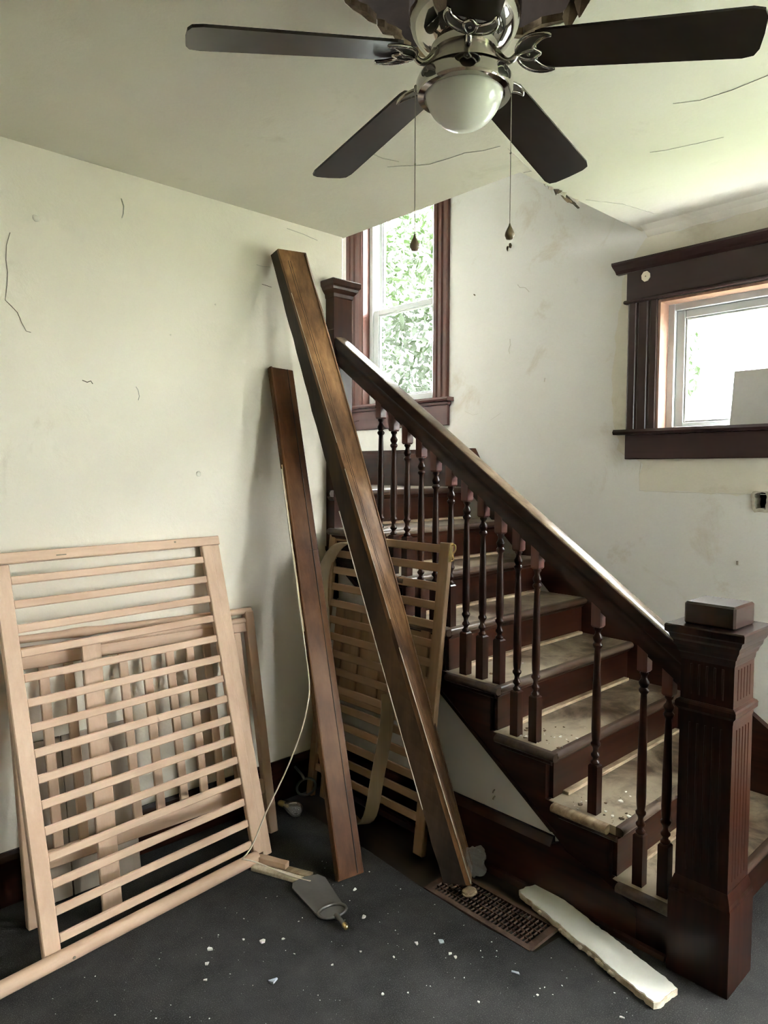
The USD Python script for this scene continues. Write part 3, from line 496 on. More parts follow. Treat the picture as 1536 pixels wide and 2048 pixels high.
# ------------------------------------------------------------------ ceiling fan
AX = np.array([1.284, 1.104])
fan = thing("ceiling_fan", "five-bladed ceiling fan with dark blades, chrome motor and frosted bowl light", "ceiling fan", (*AX, 2.3))
c0 = (*AX, 0)
part(fan, "motor_housing", lathe([(0, 2.80), (.07, 2.80), (.075, 2.70), (.124, 2.69), (.128, 2.68), (.128, 2.598), (.124, 2.592), (.124, 2.586), (.130, 2.578), (.128, 2.552), (.120, 2.530), (.106, 2.510), (.086, 2.496), (.078, 2.492), (.076, 2.478), (.0, 2.478)], c0, 64), M["chrome"], smooth=35)
part(fan, "ceiling_box", bx(AX[0] - .08, AX[0] + .08, AX[1] - .08, AX[1] + .08, 2.80, 2.823), M["cavity"])
part(fan, "switch_housing", lathe([(0, 2.49), (.066, 2.49), (.066, 2.462), (.078, 2.455), (.078, 2.425), (.0, 2.425)], c0, 48), M["nickel"], smooth=35)
lk_ = part(fan, "light_ring", lathe([(.06, 2.43), (.098, 2.430), (.108, 2.424), (.112, 2.414), (.112, 2.394), (.108, 2.386), (.094, 2.384), (.094, 2.40), (.06, 2.405)], c0, 64), M["chrome"], smooth=35)
part(fan, "glass_bowl", lathe([(.0915 * math.cos(a), 2.406 - .095 * math.sin(a) if a > 0 else 2.406) for a in np.linspace(0, math.pi / 2, 22)], c0, 64), M["opal"], smooth=True, label="white frosted glass bowl")
ph = math.radians(153.85)
RT, RR0 = .62, .20
def zb(r): return 2.4575 - .0475 * ((r - RR0) / (RT - RR0)) if r > RR0 else 2.4575
for k in range(5):
    a = ph - k * 2 * math.pi / 5; er = np.array([math.cos(a), math.sin(a), 0]); et = np.array([-math.sin(a), math.cos(a), 0])
    sl = unit(er * (RT - RR0) + np.array([0, 0, -.0475])); pit = math.radians(-11)
    ev = unit(et * math.cos(pit) + np.cross(sl, et) * math.sin(pit)); en = np.cross(sl, ev)
    o = np.array([*AX, 0]) + er * RR0 + np.array([0, 0, zb(RR0)])
    L = (RT - RR0) / sl[:2].dot(er[:2])
    op = Polygon([(0, -.052), (0, .052), (L, .066), (L, -.066)]).buffer(.0)
    tip = Polygon([(-.035, -.050), (-.02, -.055), (.012, -.056), (L - .03, -.066), (L - .008, -.060), (L, -.042), (L + .002, 0), (L, .042), (L - .008, .060), (L - .03, .066), (.012, .056), (-.02, .055), (-.035, .050)])
    b = part(fan, "blade", frame_prism(tip, o, sl, ev, en, -.003, .003), M["blade"], label="black-brown wooden blade")
    out = [(-.025 + .055 * math.cos(t), .056 * math.sin(t)) for t in np.linspace(math.radians(62), math.radians(298), 28)]
    inn = spline([(.001, -.0495), (-.016, -.044), (-.033, -.030), (-.040, -.014), (-.026, 0), (-.040, .014), (-.033, .030), (-.016, .044), (.001, .0495)], 34)
    ol = out + [tuple(q) for q in inn]
    lift = o - en * .008
    g = group_part(fan, "blade_iron"); part(g, "crescent", frame_prism(Polygon(ol).buffer(0), lift, sl, ev, en, -.0015, .0025), M["gunmetal"])
    rimp = [lift + sl * q[0] + ev * q[1] - en * .002 for q in ol + ol[:1]]; part(g, "rim", tube(rimp, .0042, 8, caps=False), M["chrome"], smooth=True)
    for sg in (-1, 1): part(g, "scroll", tube(spline([lift + sl * -.078 - en * .004, lift + sl * -.056 + ev * sg * .012 - en * .006, lift + sl * -.040 + ev * sg * .014 - en * .004], 8), .0035, 8), M["chrome"], smooth=True)
    part(g, "screw", trimesh.creation.icosphere(2, .0045).apply_translation(lift - en * .003 + sl * -.052), M["chrome"], smooth=True)
    p0 = np.array([*AX, 2.487]) + er * .06; p1 = lift - sl * .078 - en * .001
    part(g, "arm", tube(spline([p0, p0 + er * .018 + np.array([0, 0, -.022]), (p0 + p1) / 2 + np.array([0, 0, -.026]) + er * .008, p1], 14), np.linspace(.010, .007, 14), 10), M["chrome"], smooth=True)
R2 = np.array([.7303, -.6831])
for sgn, zend, nm in ((-.113, 2.072, 0), (.110, 2.098, 1)):
    x, y = AX + R2 * sgn
    g = group_part(fan, "pull_chain")
    part(g, "chain", [tube([(x, y, 2.40), (x, y, zend)], .0011, 6)], M["nickel"], smooth=True)
    part(g, "spout", tube([(x - R2[0] * sgn * .06, y - R2[1] * sgn * .06, 2.412), (x, y, 2.408), (x, y, 2.396)], .0035, 8), M["chrome"], smooth=True)
    part(g, "bead", trimesh.creation.icosphere(2, .0026).apply_translation([x, y, zend + .16]), M["nickel"], smooth=True)
    part(g, "drop", lathe([(0, .0), (.0015, 0), (.0030, -.006), (.0068, -.013), (.0108, -.022), (.0114, -.028), (.008, -.036), (0, -.038)], (x, y, zend), 20), M["drop"], smooth=True)
    if nm: part(g, "tangled_bead", [lump((x + .003, y, zend - .050), (.004, .004, .006), 4), lump((x - .004, y + .002, zend - .058), (.003, .003, .006), 6)], M["drop"], smooth=True)

# ------------------------------------------------------------------ crib sides on the left
O = np.array([.65, 2.19, .006]); U = unit([.88, .08, 0]); V = unit([0, .34, 1.22]); V = unit(V - U * U.dot(V)); N = np.cross(U, V)     # N points to the camera side? (-Y)
if N[1] > 0: N = -N
def fb(r0, r1, r2, b=.003): return fbox(O, U, V, N, r0, r1, r2, b)
f1 = thing("crib_side", "pale beech crib side on its end with fifteen level slats, nearest at the left", "crib panel", (1.05, 2.24, 0), "pale crib panels leaning in the corner")
part(f1, "stile", fb((-.006, .046), (.02, 1.243), (-.012, .012)), M["pale_z"])
part(f1, "stile", fb((.785, .829), (.022, 1.246), (-.012, .012)), M["pale_z"]); part(f1, "stile_moulding", fb((.829, .872), (.0, 1.246), (-.016, .004)), M["pale_z"])
part(f1, "top_rail", fb((-.05, .872), (1.246, 1.283), (-.013, .013)), M["pale_x"])
for i in range(15):
    t = .062 + i * .0803; part(f1, "slat", fb((.046, .785), (t - .014 + .004, t + .018), (-.0065, .0065)), M["pale_x"])
g_ = np.array([[-.2, 0], [.80, 0]])
pa, pb = O + U * -.32 - N * 0 + np.array([0, -.022, .022]), O + U * .79 + np.array([0, -.012, .022])
part(f1, "bottom_rail", tube([pa + (pb - pa) * t for t in np.linspace(0, 1, 12)], .0235, 16), M["pale_x"], smooth=50, label="rounded rail lying along the floor")
part(f1, "bolt_hole", lathe([(0, 0), (.005, 0), (.004, .002), (0, .002)], (0, 0, 0), 12).apply_transform(trimesh.transformations.rotation_matrix(math.pi / 2, [1, 0, 0])).apply_translation(O + U * .07 + np.array([0, -.0455, .022])), M["crack"])
part(f1, "bolt_hole", fb((.20, .235), (1.258, 1.262), (.0125, .0135), .0003), M["crack"]); part(f1, "bolt_hole", fb((.66, .668), (1.268, 1.274), (.0125, .0135), .0003), M["crack"])
# second panel, behind: upright bars
O2 = np.array([.70, 2.425, .004]); U2 = unit([.97, -.02, 0]); V2 = unit([.045, .19, .93]); V2 = unit(V2 - U2 * U2.dot(V2)); N2 = np.cross(U2, V2); N2 = -N2 if N2[1] > 0 else N2
def fb2(r0, r1, r2, b=.003): return fbox(O2, U2, V2, N2, r0, r1, r2, b)
f2 = thing("crib_side", "pale crib headboard with upright bars and turned top rail, behind the slatted side", "crib panel", (1.2, 2.45, 0), "pale crib panels leaning in the corner")
def uv2(u_, v_, n_=0): return O2 + U2 * u_ + V2 * v_ + N2 * n_
part(f2, "post", fb2((-.035, .008), (0, .96), (-.018, .018)), M["pale_z"]); part(f2, "post", fb2((.895, .935), (0, .925), (-.018, .018)), M["pale_z"])
for v_ in (.945, .905): part(f2, "top_rail", tube([uv2(x, v_ - .02 * x) for x in np.linspace(0, .93, 20)], [.014 + .004 * (abs(x - .22) < .03) for x in np.linspace(0, .93, 20)], 14), M["pale_x"], smooth=50)
part(f2, "top_board", fb2((.008, .895), (.84, .885), (-.010, .010)), M["pale_x"]); part(f2, "bottom_board", fb2((.008, .895), (.165, .225), (-.010, .010)), M["pale_x"])
for u_ in (.065, .150, .345, .435, .530, .615, .690, .770, .835): part(f2, "bar", fb2((u_, u_ + .034), (.225, .84), (-.007, .007)), M["pale_z"])
# grey boards low behind and a loose flat board
f3 = thing("backing_board", "grey boarded panel standing low against the wall behind the crib bars", "board", (.95, 2.55, 0))
for i in range(3): part(f3, "plank", fbox((.72 + i * .125, 2.515, .006), np.array([1., 0, 0]), unit([0, .10, .55]), unit([0, -.55, .10]), (0, .122), (0, .56), (-.006, .006), .002), M["board_grey"])
f4 = thing("loose_board", "loose flat pale board standing upright between the two crib panels", "board", (.90, 2.29, 0))
part(f4, "board", fbox((.905, 2.318, .006), np.array([1., 0, 0]), unit([.02, .2, .88]), np.cross([1., 0, 0], unit([.02, .2, .88])), (-.034, .034), (0, .92), (-.008, .008), .003), M["pale_z"])
for v_ in (.10, .45, .80): part(f4, "screw", fbox((.905, 2.318, .006), np.array([1., 0, 0]), unit([.02, .2, .88]), np.cross([1., 0, 0], unit([.02, .2, .88])), (-.004, .004), (v_, v_ + .006), (-.0095, -.008), .0004), M["crack"])

# crib side against the stairs
O3 = np.array([1.936, 1.845, .006]); U3 = unit([0, .78, 0]); V3 = unit([.1465, .02, 1.22]); V3 = unit(V3 - U3 * U3.dot(V3)); N3 = np.cross(U3, V3); N3 = -N3 if N3[0] > 0 else N3
def fb3(r0, r1, r2, b=.003): return fbox(O3, U3, V3, N3, r0, r1, r2, b)
f5 = thing("crib_side", "tan slatted crib side leaning on the stair balusters behind the planks", "crib panel", (1.96, 2.2, 0), "pale crib panels leaning in the corner")
part(f5, "stile", fb3((-.01, .042), (.0, 1.235), (-.013, .013)), M["tan_z"]); part(f5, "stile", fb3((.70, .742), (.0, 1.235), (-.013, .013)), M["tan_z"])
for i in range(15):
    t = .12 + i * .0765; part(f5, "slat", fb3((.042, .70), (t, t + .034), (-.006, .006)), M["tan_y"])
br = group_part(f5, "corner_bracket", "brass bed bracket on the stile's top corner")
part(br, "plate", fb3((-.0125, -.010), (1.16, 1.236), (-.010, .010), .001), M["brass"]); q = O3 + U3 * -.014 + V3 * 1.225
part(br, "hook", tube(spline([q, q - U3 * .014 + V3 * .004, q - U3 * .018 - V3 * .02, q - U3 * .008 - V3 * .034, q - U3 * .014 - V3 * .05, q - U3 * .002 - V3 * .062], 18), .003, 8), M["brass"], smooth=True)
f6 = thing("mattress_board", "tan backing board with upright battens behind the slats of the stair-side panel", "board", (2.0, 2.2, 0))
part(f6, "sheet", fbox(O3, U3, V3, N3, (.02, .69), (.50, .90), (-.034, -.026), .002), M["tan_z"])
for u_ in (.08, .22, .36, .50, .62): part(f6, "batten", fbox(O3, U3, V3, N3, (u_, u_ + .05), (.50, .90), (-.026, -.016), .002), M["tan_z"])
part(f6, "bottom_rail", fbox(O3, U3, V3, N3, (.02, .69), (.47, .50), (-.036, -.014), .003), M["tan_y"])
part(f6, "leg", fbox(O3, U3, V3, N3, (.03, .07), (.0, .47), (-.036, -.018), .003), M["tan_z"]); part(f6, "leg", fbox(O3, U3, V3, N3, (.64, .68), (.0, .47), (-.036, -.018), .003), M["tan_z"])
# bent strip: one springy ribbon looped behind the planks
def ribbon(pts, across, w, t=.0025, n=60):
    p = spline(pts, n); a = np.asarray(across, float); a = unit(a); tg = np.gradient(p, axis=0); tg /= np.linalg.norm(tg, axis=1, keepdims=True); nn = np.cross(tg, a); nn /= np.linalg.norm(nn, axis=1, keepdims=True)
    v = np.concatenate([p + a * w / 2 + nn * t, p - a * w / 2 + nn * t, p - a * w / 2 - nn * t, p + a * w / 2 - nn * t]).reshape(4, n, 3).transpose(1, 0, 2).reshape(-1, 3); f = []
    for i in range(n - 1):
        for j in range(4): a0, b0, c0_, d0 = i * 4 + j, i * 4 + (j + 1) % 4, (i + 1) * 4 + (j + 1) % 4, (i + 1) * 4 + j; f += [[a0, b0, c0_], [a0, c0_, d0]]
    f += [[0, 1, 2], [0, 2, 3], [4 * n - 4, 4 * n - 2, 4 * n - 3], [4 * n - 4, 4 * n - 1, 4 * n - 2]]
    m = trimesh.Trimesh(v, f, process=False); m.fix_normals(); return m
bs_ = thing("bent_strip", "thin pale strip of wood bent into a long loop beside the tan crib side", "wood strip", (1.98, 2.3, .05))
bp = [(2.046, 2.40, 1.19), (2.043, 2.50, 1.165), (2.034, 2.565, 1.08), (2.017, 2.572, .94), (1.99, 2.53, .76), (1.95, 2.45, .50), (1.915, 2.34, .20), (1.89, 2.22, .035), (1.885, 2.13, .05), (1.90, 2.08, .20), (1.935, 2.055, .447), (1.955, 2.06, .60)]
part(bs_, "strip", ribbon(bp, [.86, -.5, 0], .058), M["veneer"], smooth=50)

# ------------------------------------------------------------------ long boards leaning in the corner
def board_twist(c0, c1, ang0, ang1, w, th, side, n=40, seed=0, rough=.0012):
    """board whose corner edge runs c0 (floor) to c1 (wall), turning about it; side=+1 inner face offset"""
    c0, c1 = np.array(c0, float), np.array(c1, float); v = []; r = np.random.default_rng(seed)
    for i in range(n):
        t = i / (n - 1); a = math.radians(ang0 + (ang1 - ang0) * t); c = c0 + (c1 - c0) * t
        e = np.array([math.cos(a), math.sin(a), 0]); q = np.array([-math.sin(a), math.cos(a), 0]) * side; j = r.normal(0, rough, 2)
        for s, h in ((0, 0), (w + j[0], 0), (w + j[1], th), (0, th)): v.append(c + e * s + q * h)
    f = []
    for i in range(n - 1):
        for j in range(4): a0, b0, c_, d0 = i * 4 + j, i * 4 + (j + 1) % 4, (i + 1) * 4 + (j + 1) % 4, (i + 1) * 4 + j; f += [[a0, b0, c_], [a0, c_, d0]]
    f += [[0, 1, 2], [0, 2, 3], [4 * n - 4, 4 * n - 2, 4 * n - 3], [4 * n - 4, 4 * n - 1, 4 * n - 2]]
    m = trimesh.Trimesh(np.array(v), f, process=False); m.fix_normals(); return m
CB, CT = np.array([1.927, 1.588, .006]), np.array([1.7435, 2.525, 2.455])
A0, A1 = 38., -16.4
pa_ = thing("door_casing", "tall twisted brown casing, two nailed boards, leaning from floor register to wall", "board", CB, None)
part(pa_, "front_board", board_twist(CB, CT, A0, A1, .126, .020, 1, seed=1), M["plank"], label="brown face board with grain and stains, toned as the lit side")
ee = lambda t, k: np.array([math.cos(math.radians(A0 + (A1 - A0) * t + k)), math.sin(math.radians(A0 + (A1 - A0) * t + k)), 0])
off = lambda t: CB + (CT - CB) * t + ee(t, 90) * .0205
part(pa_, "side_board", board_twist(off(0), off(1), A0 + 90, A1 + 90, .081, .020, -1, seed=2, rough=.002), M["plank_dark"], label="side board toned dark as the shaded side")
ts = np.linspace(0.002, .998, 60); r_ = np.random.default_rng(4)
for t0, t1, rr in ((.0, .34, .0022), (.38, .62, .0014), (.66, .92, .0012)):
    tt = np.linspace(t0 + .003, t1, 40); part(pa_, "split_edge", tube([CB + (CT - CB) * t - ee(t, 45) * .0006 for t in tt], rr * (.7 + .6 * r_.random(40)), 6), M["edge"], label="pale raw edge")
tt = np.linspace(.10, .55, 40); part(pa_, "split_edge", tube([off(t) + ee(t, 90) * .080 - ee(t, 0) * .0006 for t in tt], .0022 * (.6 + .8 * r_.random(40)), 6), M["edge"], label="pale raw edge")
for w_ in (.030, .040): part(pa_, "groove", tube([CB + (CT - CB) * t + ee(t, 0) * w_ - ee(t, 90) * .0002 for t in np.linspace(.02, .98, 40)], .0011, 6), M["plank_dark"])
part(pa_, "edge_bead", tube([CB + (CT - CB) * t + ee(t, 0) * .118 - ee(t, 90) * .001 for t in np.linspace(.004, .996, 40)], .0045, 8), M["plank"], smooth=True)
for t in (.44, .52, .70, .86):
    q = CB + (CT - CB) * t + ee(t, 0) * .122; part(pa_, "nail", tube([q - ee(t, 90) * .006, q + ee(t, 0) * .022 - ee(t, 90) * .012 + np.array([0, 0, .006])], .0012, 6), M["rust"])
q = CT + ee(1, 90) * .09 - np.array([0, 0, .14]); part(pa_, "nail", tube([q, q + np.array([-.05, 0, .004])], .001, 6), M["rust"])

b0, b1 = np.array([1.632, 1.925, .008]), np.array([1.80, 2.596, 1.962]); dB = unit(b1 - b0); wB = unit(np.array([1, -.07, 0]) - dB * np.dot(dB, [1, -.07, 0])); nB = np.cross(dB, wB); nB = -nB if nB[1] > 0 else nB
Lb = np.linalg.norm(b1 - b0)
pb_ = thing("trim_board", "shorter red-brown trim board leaning on the cream wall, splintered along its left edge", "board", b0)
part(pb_, "board", fbox(b0, wB, dB, nB, (-.059, .060), (0.002, Lb), (-.011, .011), .003), M["plank_red"])
part(pb_, "edge_moulding", tube([b0 + wB * -.052 + nB * .011 + dB * s for s in np.linspace(.01, Lb - .002, 8)], .006, 10), M["plank_red"], smooth=True)
part(pb_, "bead", tube([b0 + wB * .030 + nB * .0105 + dB * s for s in np.linspace(.01, Lb - .002, 8)], .0025, 8), M["plank_dark"], smooth=True)
part(pb_, "splinter", tube([b0 + wB * (-.0605 + .0015 * math.sin(s * 9)) + nB * .006 + dB * s for s in np.linspace(.92, 1.62, 30)], .0032 * (.6 + .7 * r_.random(30)), 6), M["splinter"], label="pale splintered edge")
for s, w in ((1.25, .045), (.30, .055)): part(pb_, "nail", tube([b0 + dB * s + wB * (w - .03) + nB * .011, b0 + dB * s + wB * w + nB * .016], .001, 6), M["rust"])
fl_c = thing("cable", "thin cream cable trailing from the trim board to the floor by the sticks", "cable", (1.45, 2.2, 0))
cpts = [tuple(b0 + wB * -.066 + nB * .008 + dB * s) for s in (1.60, 1.35, 1.1, .9, .76)] + [(1.565, 2.085, .66), (1.527, 2.10, .508), (1.475, 2.15, .334), (1.418, 2.19, .185), (1.365, 2.185, .11), (1.335, 2.190, .084)]
part(fl_c, "cord", tube(spline(cpts, 70), .0030, 8), M["cord"], smooth=True)
part(fl_c, "cord_tail", tube(spline([(1.335, 2.190, .084), (1.39, 2.165, .058), (1.435, 2.115, .034), (1.47, 2.05, .022), (1.50, 1.99, .020)], 20), .003, 8), M["cord"], smooth=True)

# ------------------------------------------------------------------ things on the floor
wp = affinity.scale(Polygon([(2.030, 1.455), (2.034, 1.461), (2.136, 1.432), (2.139, 1.424), (2.052, 1.10), (1.992, .862), (1.984, .852), (1.886, .862), (1.876, .874), (1.912, 1.02), (1.944, 1.12), (1.948, 1.16), (1.980, 1.26), (2.006, 1.36)]), .985, .985, origin=(0, 0))
wq = thing("white_board", "chipped white-painted board lying on the carpet between the register and newel post", "board", (2.0, 1.15, .004))
r_ = np.random.default_rng(3); e_ = wp.exterior; wr_ = Polygon([(e_.interpolate(s).x + r_.normal(0, .0016), e_.interpolate(s).y + r_.normal(0, .0016)) for s in np.arange(0, e_.length, .012)]).buffer(0)
part(wq, "core", prism(wr_, "z", .005, .024), M["rawedge"], label="raw crumbling edge"); part(wq, "painted_face", prism(wr_.buffer(-.0025), "z", .024, .0262), M["chipped"], label="white painted top")
for i in range(14):
    s = e_.interpolate(r_.uniform(.55, .95), normalized=True); part(wq, "crumb", lump((s.x - .004, s.y - .002, .014), (.007, .008, .007), i + 20), M["rawedge"])
# floor register
rg = thing("floor_register", "rusty iron floor register grille beside the stair baseboard", "floor vent", (1.88, 1.46, 0))
x0, x1, y0, y1 = 1.792, 1.966, 1.238, 1.70
part(rg, "duct", [bx(x0 + .02, x1 - .02, y0 + .02, y1 - .02, -.0058, -.005, .0002)], M["pit"])
part(rg, "frame", prism(sbox(x0, y0, x1, y1).difference(sbox(x0 + .022, y0 + .024, x1 - .020, y1 - .024)), "z", -.004, .007), M["rust"], label="rusty flat rim")
for i in range(1, 5): xx = x0 + .022 + i * (x1 - x0 - .042) / 5; part(rg, "bar", bx(xx - .0015, xx + .0015, y0 + .024, y1 - .024, -.003, .0055, .0005), M["rust"])
for i in range(1, 26): yy = y0 + .024 + i * (y1 - y0 - .048) / 26; part(rg, "fin", bx(x0 + .022, x1 - .020, yy - .0015, yy + .0015, -.003, .0045, .0005), M["rust"])
solo("wood_block", lump((1.872, 1.552, .022), (.030, .024, .013), 12, .5), M["strip"], "broken tan lump resting on the register at the casing's foot", "debris", smooth=False)
solo("plastic_bag", lump((2.005, 1.645, .045), (.045, .05, .045), 31, 1.3, 4), M["plastic"], "crumpled clear plastic film behind the foot of the tall casing", "plastic bag")
# sticks
def stick(a, b, w, h, m, label, seed): 
    mm = bar(a, b, w, h, bev=.002).subdivide().subdivide(); v = np.array(mm.vertices); v += .0025 * (meshkit.noise(v * 60, seed)[:, None] - .5); solo("wood_stick", trimesh.Trimesh(v, mm.faces, process=False), M[m], label, "stick", "broken sticks by the crib foot")
stick((1.438, 2.245, .026), (1.492, 2.125, .026), .030, .022, "pale_z", "short pale block on top of the little stick pile", 1)
stick((1.405, 2.225, .012), (1.505, 1.985, .012), .034, .015, "rawedge", "long splintered stick lying under the cable", 2)
stick((1.46, 2.20, .010), (1.535, 2.03, .010), .030, .010, "strip", "brown stick beneath the short pale block", 3)
# grey paddle-shaped lamp pieces
def paddle(c, yaw, tilt, label):
    A = trimesh.transformations.rotation_matrix(math.radians(yaw), [0, 0, 1]) @ trimesh.transformations.rotation_matrix(math.radians(tilt), [0, 1, 0]); A[:3, 3] = c
    t = thing("lamp_arm", label, "lamp part", c, "grey ringed metal pieces")
    ap = lambda m: trimesh.Trimesh(np.array(m.vertices), m.faces, process=False).apply_transform(A)
    sh = Polygon([(.03, -.050), (-.16, -.066), (-.19, -.05), (-.20, 0), (-.19, .05), (-.16, .066), (.03, .050), (.05, .03), (.056, 0), (.05, -.03)])
    part(t, "sheet", ap(prism(sh, "z", -.003, .003)), M["greyblade"])
    th = np.linspace(0, 2 * np.pi, 40); rp_ = [(.030 + .032 * math.cos(a), .050 * math.sin(a), .008) for a in th]
    part(t, "ring", ap(tube(rp_, .0055, 8, caps=False)), M["gunmetal"], smooth=True)
    part(t, "stem", ap(tube([(.060, 0, .008), (.075, 0, .011), (.10, 0, .012), (.118, 0, .012)], [.012, .008, .0075, .0075], 12)), M["gunmetal"], smooth=True)
    part(t, "brass_tip", ap(tube([(.112, 0, .012), (.116, 0, .012), (.132, 0, .012), (.136, 0, .012)], [.007, .0095, .009, .005], 12)), M["brass"], smooth=True)
paddle((1.457, 1.832, .012), 258, 2, "grey paddle-shaped metal piece with ring and brass tip lying on open carpet")
t2 = thing("lamp_arm", "dim grey ring with stem propped against the baseboard behind the trim board", "lamp part", (1.89, 2.55, .1), "grey ringed metal pieces")
th = np.linspace(0, 2 * np.pi, 36); rc = np.array([1.895, 2.545, .062]); e1 = unit([.68, -.6, .35]); e2 = unit([-.1, .3, .95])
part(t2, "ring", tube([rc + e1 * .045 * math.cos(a) + e2 * .036 * math.sin(a) for a in th], .006, 8, caps=False), M["gunmetal"], smooth=True)
part(t2, "stem", tube([rc + e2 * .036, rc + e2 * .06 - e1 * .006, rc + e2 * .105 - e1 * .028], [.008, .006, .006], 10), M["gunmetal"], smooth=True)
lb = thing("light_bulb", "clear glass bulb with brass cap lying near the crib post's foot", "light bulb", (1.75, 2.43, 0))
Ab = trimesh.transformations.rotation_matrix(math.radians(100), [.9, .4, 0]); Ab[:3, 3] = (1.76, 2.46, .036)
part(lb, "globe", lathe([(0, .045), (.02, .04), (.03, .025), (.032, .008), (.026, -.015), (.016, -.035), (.013, -.045)], (0, 0, 0), 24).apply_transform(Ab), M["bulb"], smooth=True)
part(lb, "brass_cap", lathe([(.0132, -.043), (.014, -.05), (.014, -.068), (.008, -.076), (0, -.078)], (0, 0, 0), 20).apply_transform(Ab), M["brass"], smooth=True)
# plaster and paint chips
def chip(x, y, s, seed, z=.0045, flat_=.35):
    r = np.random.default_rng(seed); a = np.sort(r.uniform(0, 2 * np.pi, 7)); p = [(x + s * (.6 + .5 * r.random()) * math.cos(q), y + s * (.6 + .5 * r.random()) * math.sin(q)) for q in a]
    g = Polygon(p).convex_hull
    if g.geom_type != "Polygon" or g.area < 1e-6: g = Point(x, y).buffer(s * .6, 3)
    m = prism(g, "z", z, z + s * flat_); v = np.array(m.vertices); v[:, 2] += np.where(v[:, 2] > z + 1e-5, s * .25 * r.random(len(v)), 0); return trimesh.Trimesh(v, m.faces, process=False)
for i, (x, y, s, lab) in enumerate(((1.62, 1.457, .012, "blue-grey paint flake on the carpet near the register's near corner"), (1.679, 1.21, .014, "larger blue-grey paint flake past the register's near end"), (1.13, 1.68, .017, "long dark blue-grey flake in front of the slatted crib side"))):
    solo("paint_flake", chip(x, y, s, 50 + i, flat_=.12), M["chipb"], lab, "paint flake", "blue-grey flakes on the carpet")
spots = [(1.555, 1.505, .008), (1.60, 1.40, .007), (1.46, 1.51, .005), (1.33, 1.42, .006), (1.20, 1.85, .010), (1.06, 1.93, .010), (1.02, 1.88, .008), (1.16, 1.90, .005), (.98, 1.82, .007), (1.40, 1.60, .005), (1.52, 1.72, .009), (1.60, 1.86, .008)]
r_ = np.random.default_rng(11)
while len(spots) < 60:
    x, y = r_.uniform(.7, 2.0), r_.uniform(.75, 2.0)
    if (x - 1.0) * .5 + (1.7 - y) < r_.uniform(-.3, 1.2) or (x > 1.78 and y > .8): continue
    spots.append((x, y, float(np.clip(r_.gamma(3, .0013), .0022, .0085))))
for i, (x, y, s) in enumerate(spots): solo("plaster_chip", chip(x, y, s, i), M["chip"], "small white plaster chip scattered on the dark carpet", "plaster chip", "white plaster chips on the carpet")
cr = []
for i in range(420):
    x, y = r_.uniform(.5, 2.02), r_.uniform(.72, 2.1)
    if (x > 1.78 and y > 1.2) or (x > 1.87 and y > .84): continue
    cr.append(chip(x, y, float(np.clip(r_.gamma(2, .0007), .0008, .003)), 900 + i))
solo("plaster_crumbs", cr, M["chip"], "fine white plaster crumbs and lint all over the carpet", "crumbs", kind="stuff")
dd = []
for i in range(120):
    k = int(r_.choice([2, 2, 2, 3, 3, 4, 5])); x = 2.09 + abs(r_.normal(0, .10)); y = nose(k) + r_.uniform(.02, .22)
    dd.append(chip(x, y, float(np.clip(r_.gamma(2, .002), .002, .010)), 2000 + i, R_ * k + .0005, .25))
solo("stair_debris", dd[::2], M["leafbits"], "dry brown leaf bits and grit on the stair treads", "debris", kind="stuff"); solo("stair_plaster_dust", dd[1::2], M["chip"], "pale plaster grit on the stair treads", "debris", kind="stuff")

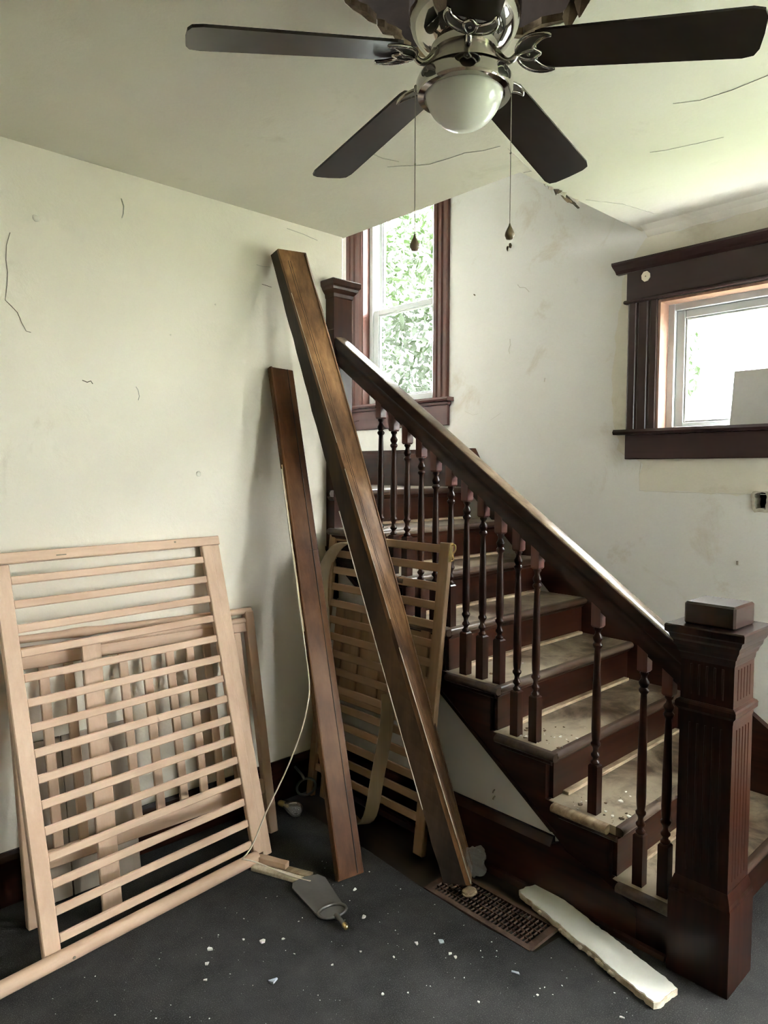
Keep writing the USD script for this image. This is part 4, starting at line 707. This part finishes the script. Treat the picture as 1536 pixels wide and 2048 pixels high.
# ------------------------------------------------------------------ outdoors
solo("lawn", bx(XR + .16, 60, -40, 50, -.9, -.8, .001), M["lawn"], "sunlit green lawn outside the windows", "lawn", kind="structure")
ex = struct("outer_sill", "pale outside ledge below the short window", "sill"); part(ex, "ledge", bx(XR + .15, XR + .30, .35, 1.60, 1.665, 1.70), M["siding"])
nh = thing("neighbor_house", "white-sided neighbouring house with grey shingle roof, blown out by daylight", "house", (11, -2, -.8))
part(nh, "wall", bx(9.2, 15, -12, 3.35, -.8, 3.45, .01), M["siding"])
part(nh, "roof", prism(Polygon([(8.75, 3.27), (8.75, 3.36), (12.0, 5.6), (15.4, 3.36), (15.4, 3.27), (12.0, 5.45)]), "y", -12.2, 3.5), M["shingle"])
def tree(c, rad, n, ml, label, seed, lo=.05):
    r = np.random.default_rng(seed); t = thing("leafy_tree", label, "tree", (c[0], c[1], -.8), "trees in the yard")
    part(t, "trunk", tube([(c[0], c[1], -.85), (c[0] + .05, c[1], .8), (c[0], c[1] + .1, c[2])], [.14, .11, .05], 10), M["bark"], smooth=True)
    d = r.normal(size=(n, 3)); d /= np.linalg.norm(d, axis=1, keepdims=True); p = np.asarray(c) + d * np.asarray(rad) * (.55 + .5 * r.random((n, 1)) ** .6) * (.75 + .5 * meshkit.fbm(d * 2.2 + seed, 3, seed))[:, None]
    p = p[p[:, 2] > -.7]; n = len(p); a = r.normal(size=(n, 3)); a /= np.linalg.norm(a, axis=1, keepdims=True); b = np.cross(a, r.normal(size=(n, 3))); b /= np.linalg.norm(b, axis=1, keepdims=True); s = r.uniform(.05, .10, (n, 1))
    nn = np.cross(a, b); v = np.stack([p - a * s, p + b * s * .5 + nn * s * .12, p + a * s, p - b * s * .5 + nn * s * .12], 1).reshape(-1, 3); q = np.arange(n)[:, None] * 4
    part(t, "crown", trimesh.Trimesh(v, np.vstack([q + [0, 1, 2], q + [0, 2, 3]]), process=False), M[ml], kind="stuff")
tree((8.6, 9.0, 2.9), (2.0, 2.3, 3.3), 15000, "leaf", "bright leafy tree filling the stair window", 21)
tree((7.6, 7.2, 1.2), (1.1, 1.2, 1.6), 3500, "leaf2", "low pale leafy bush in the stair window's lower panes", 22)
tree((10.5, 5.85, 3.2), (1.3, 1.2, 1.4), 2200, "leaf2", "thin leafy tree whose twigs reach toward the short window", 23)
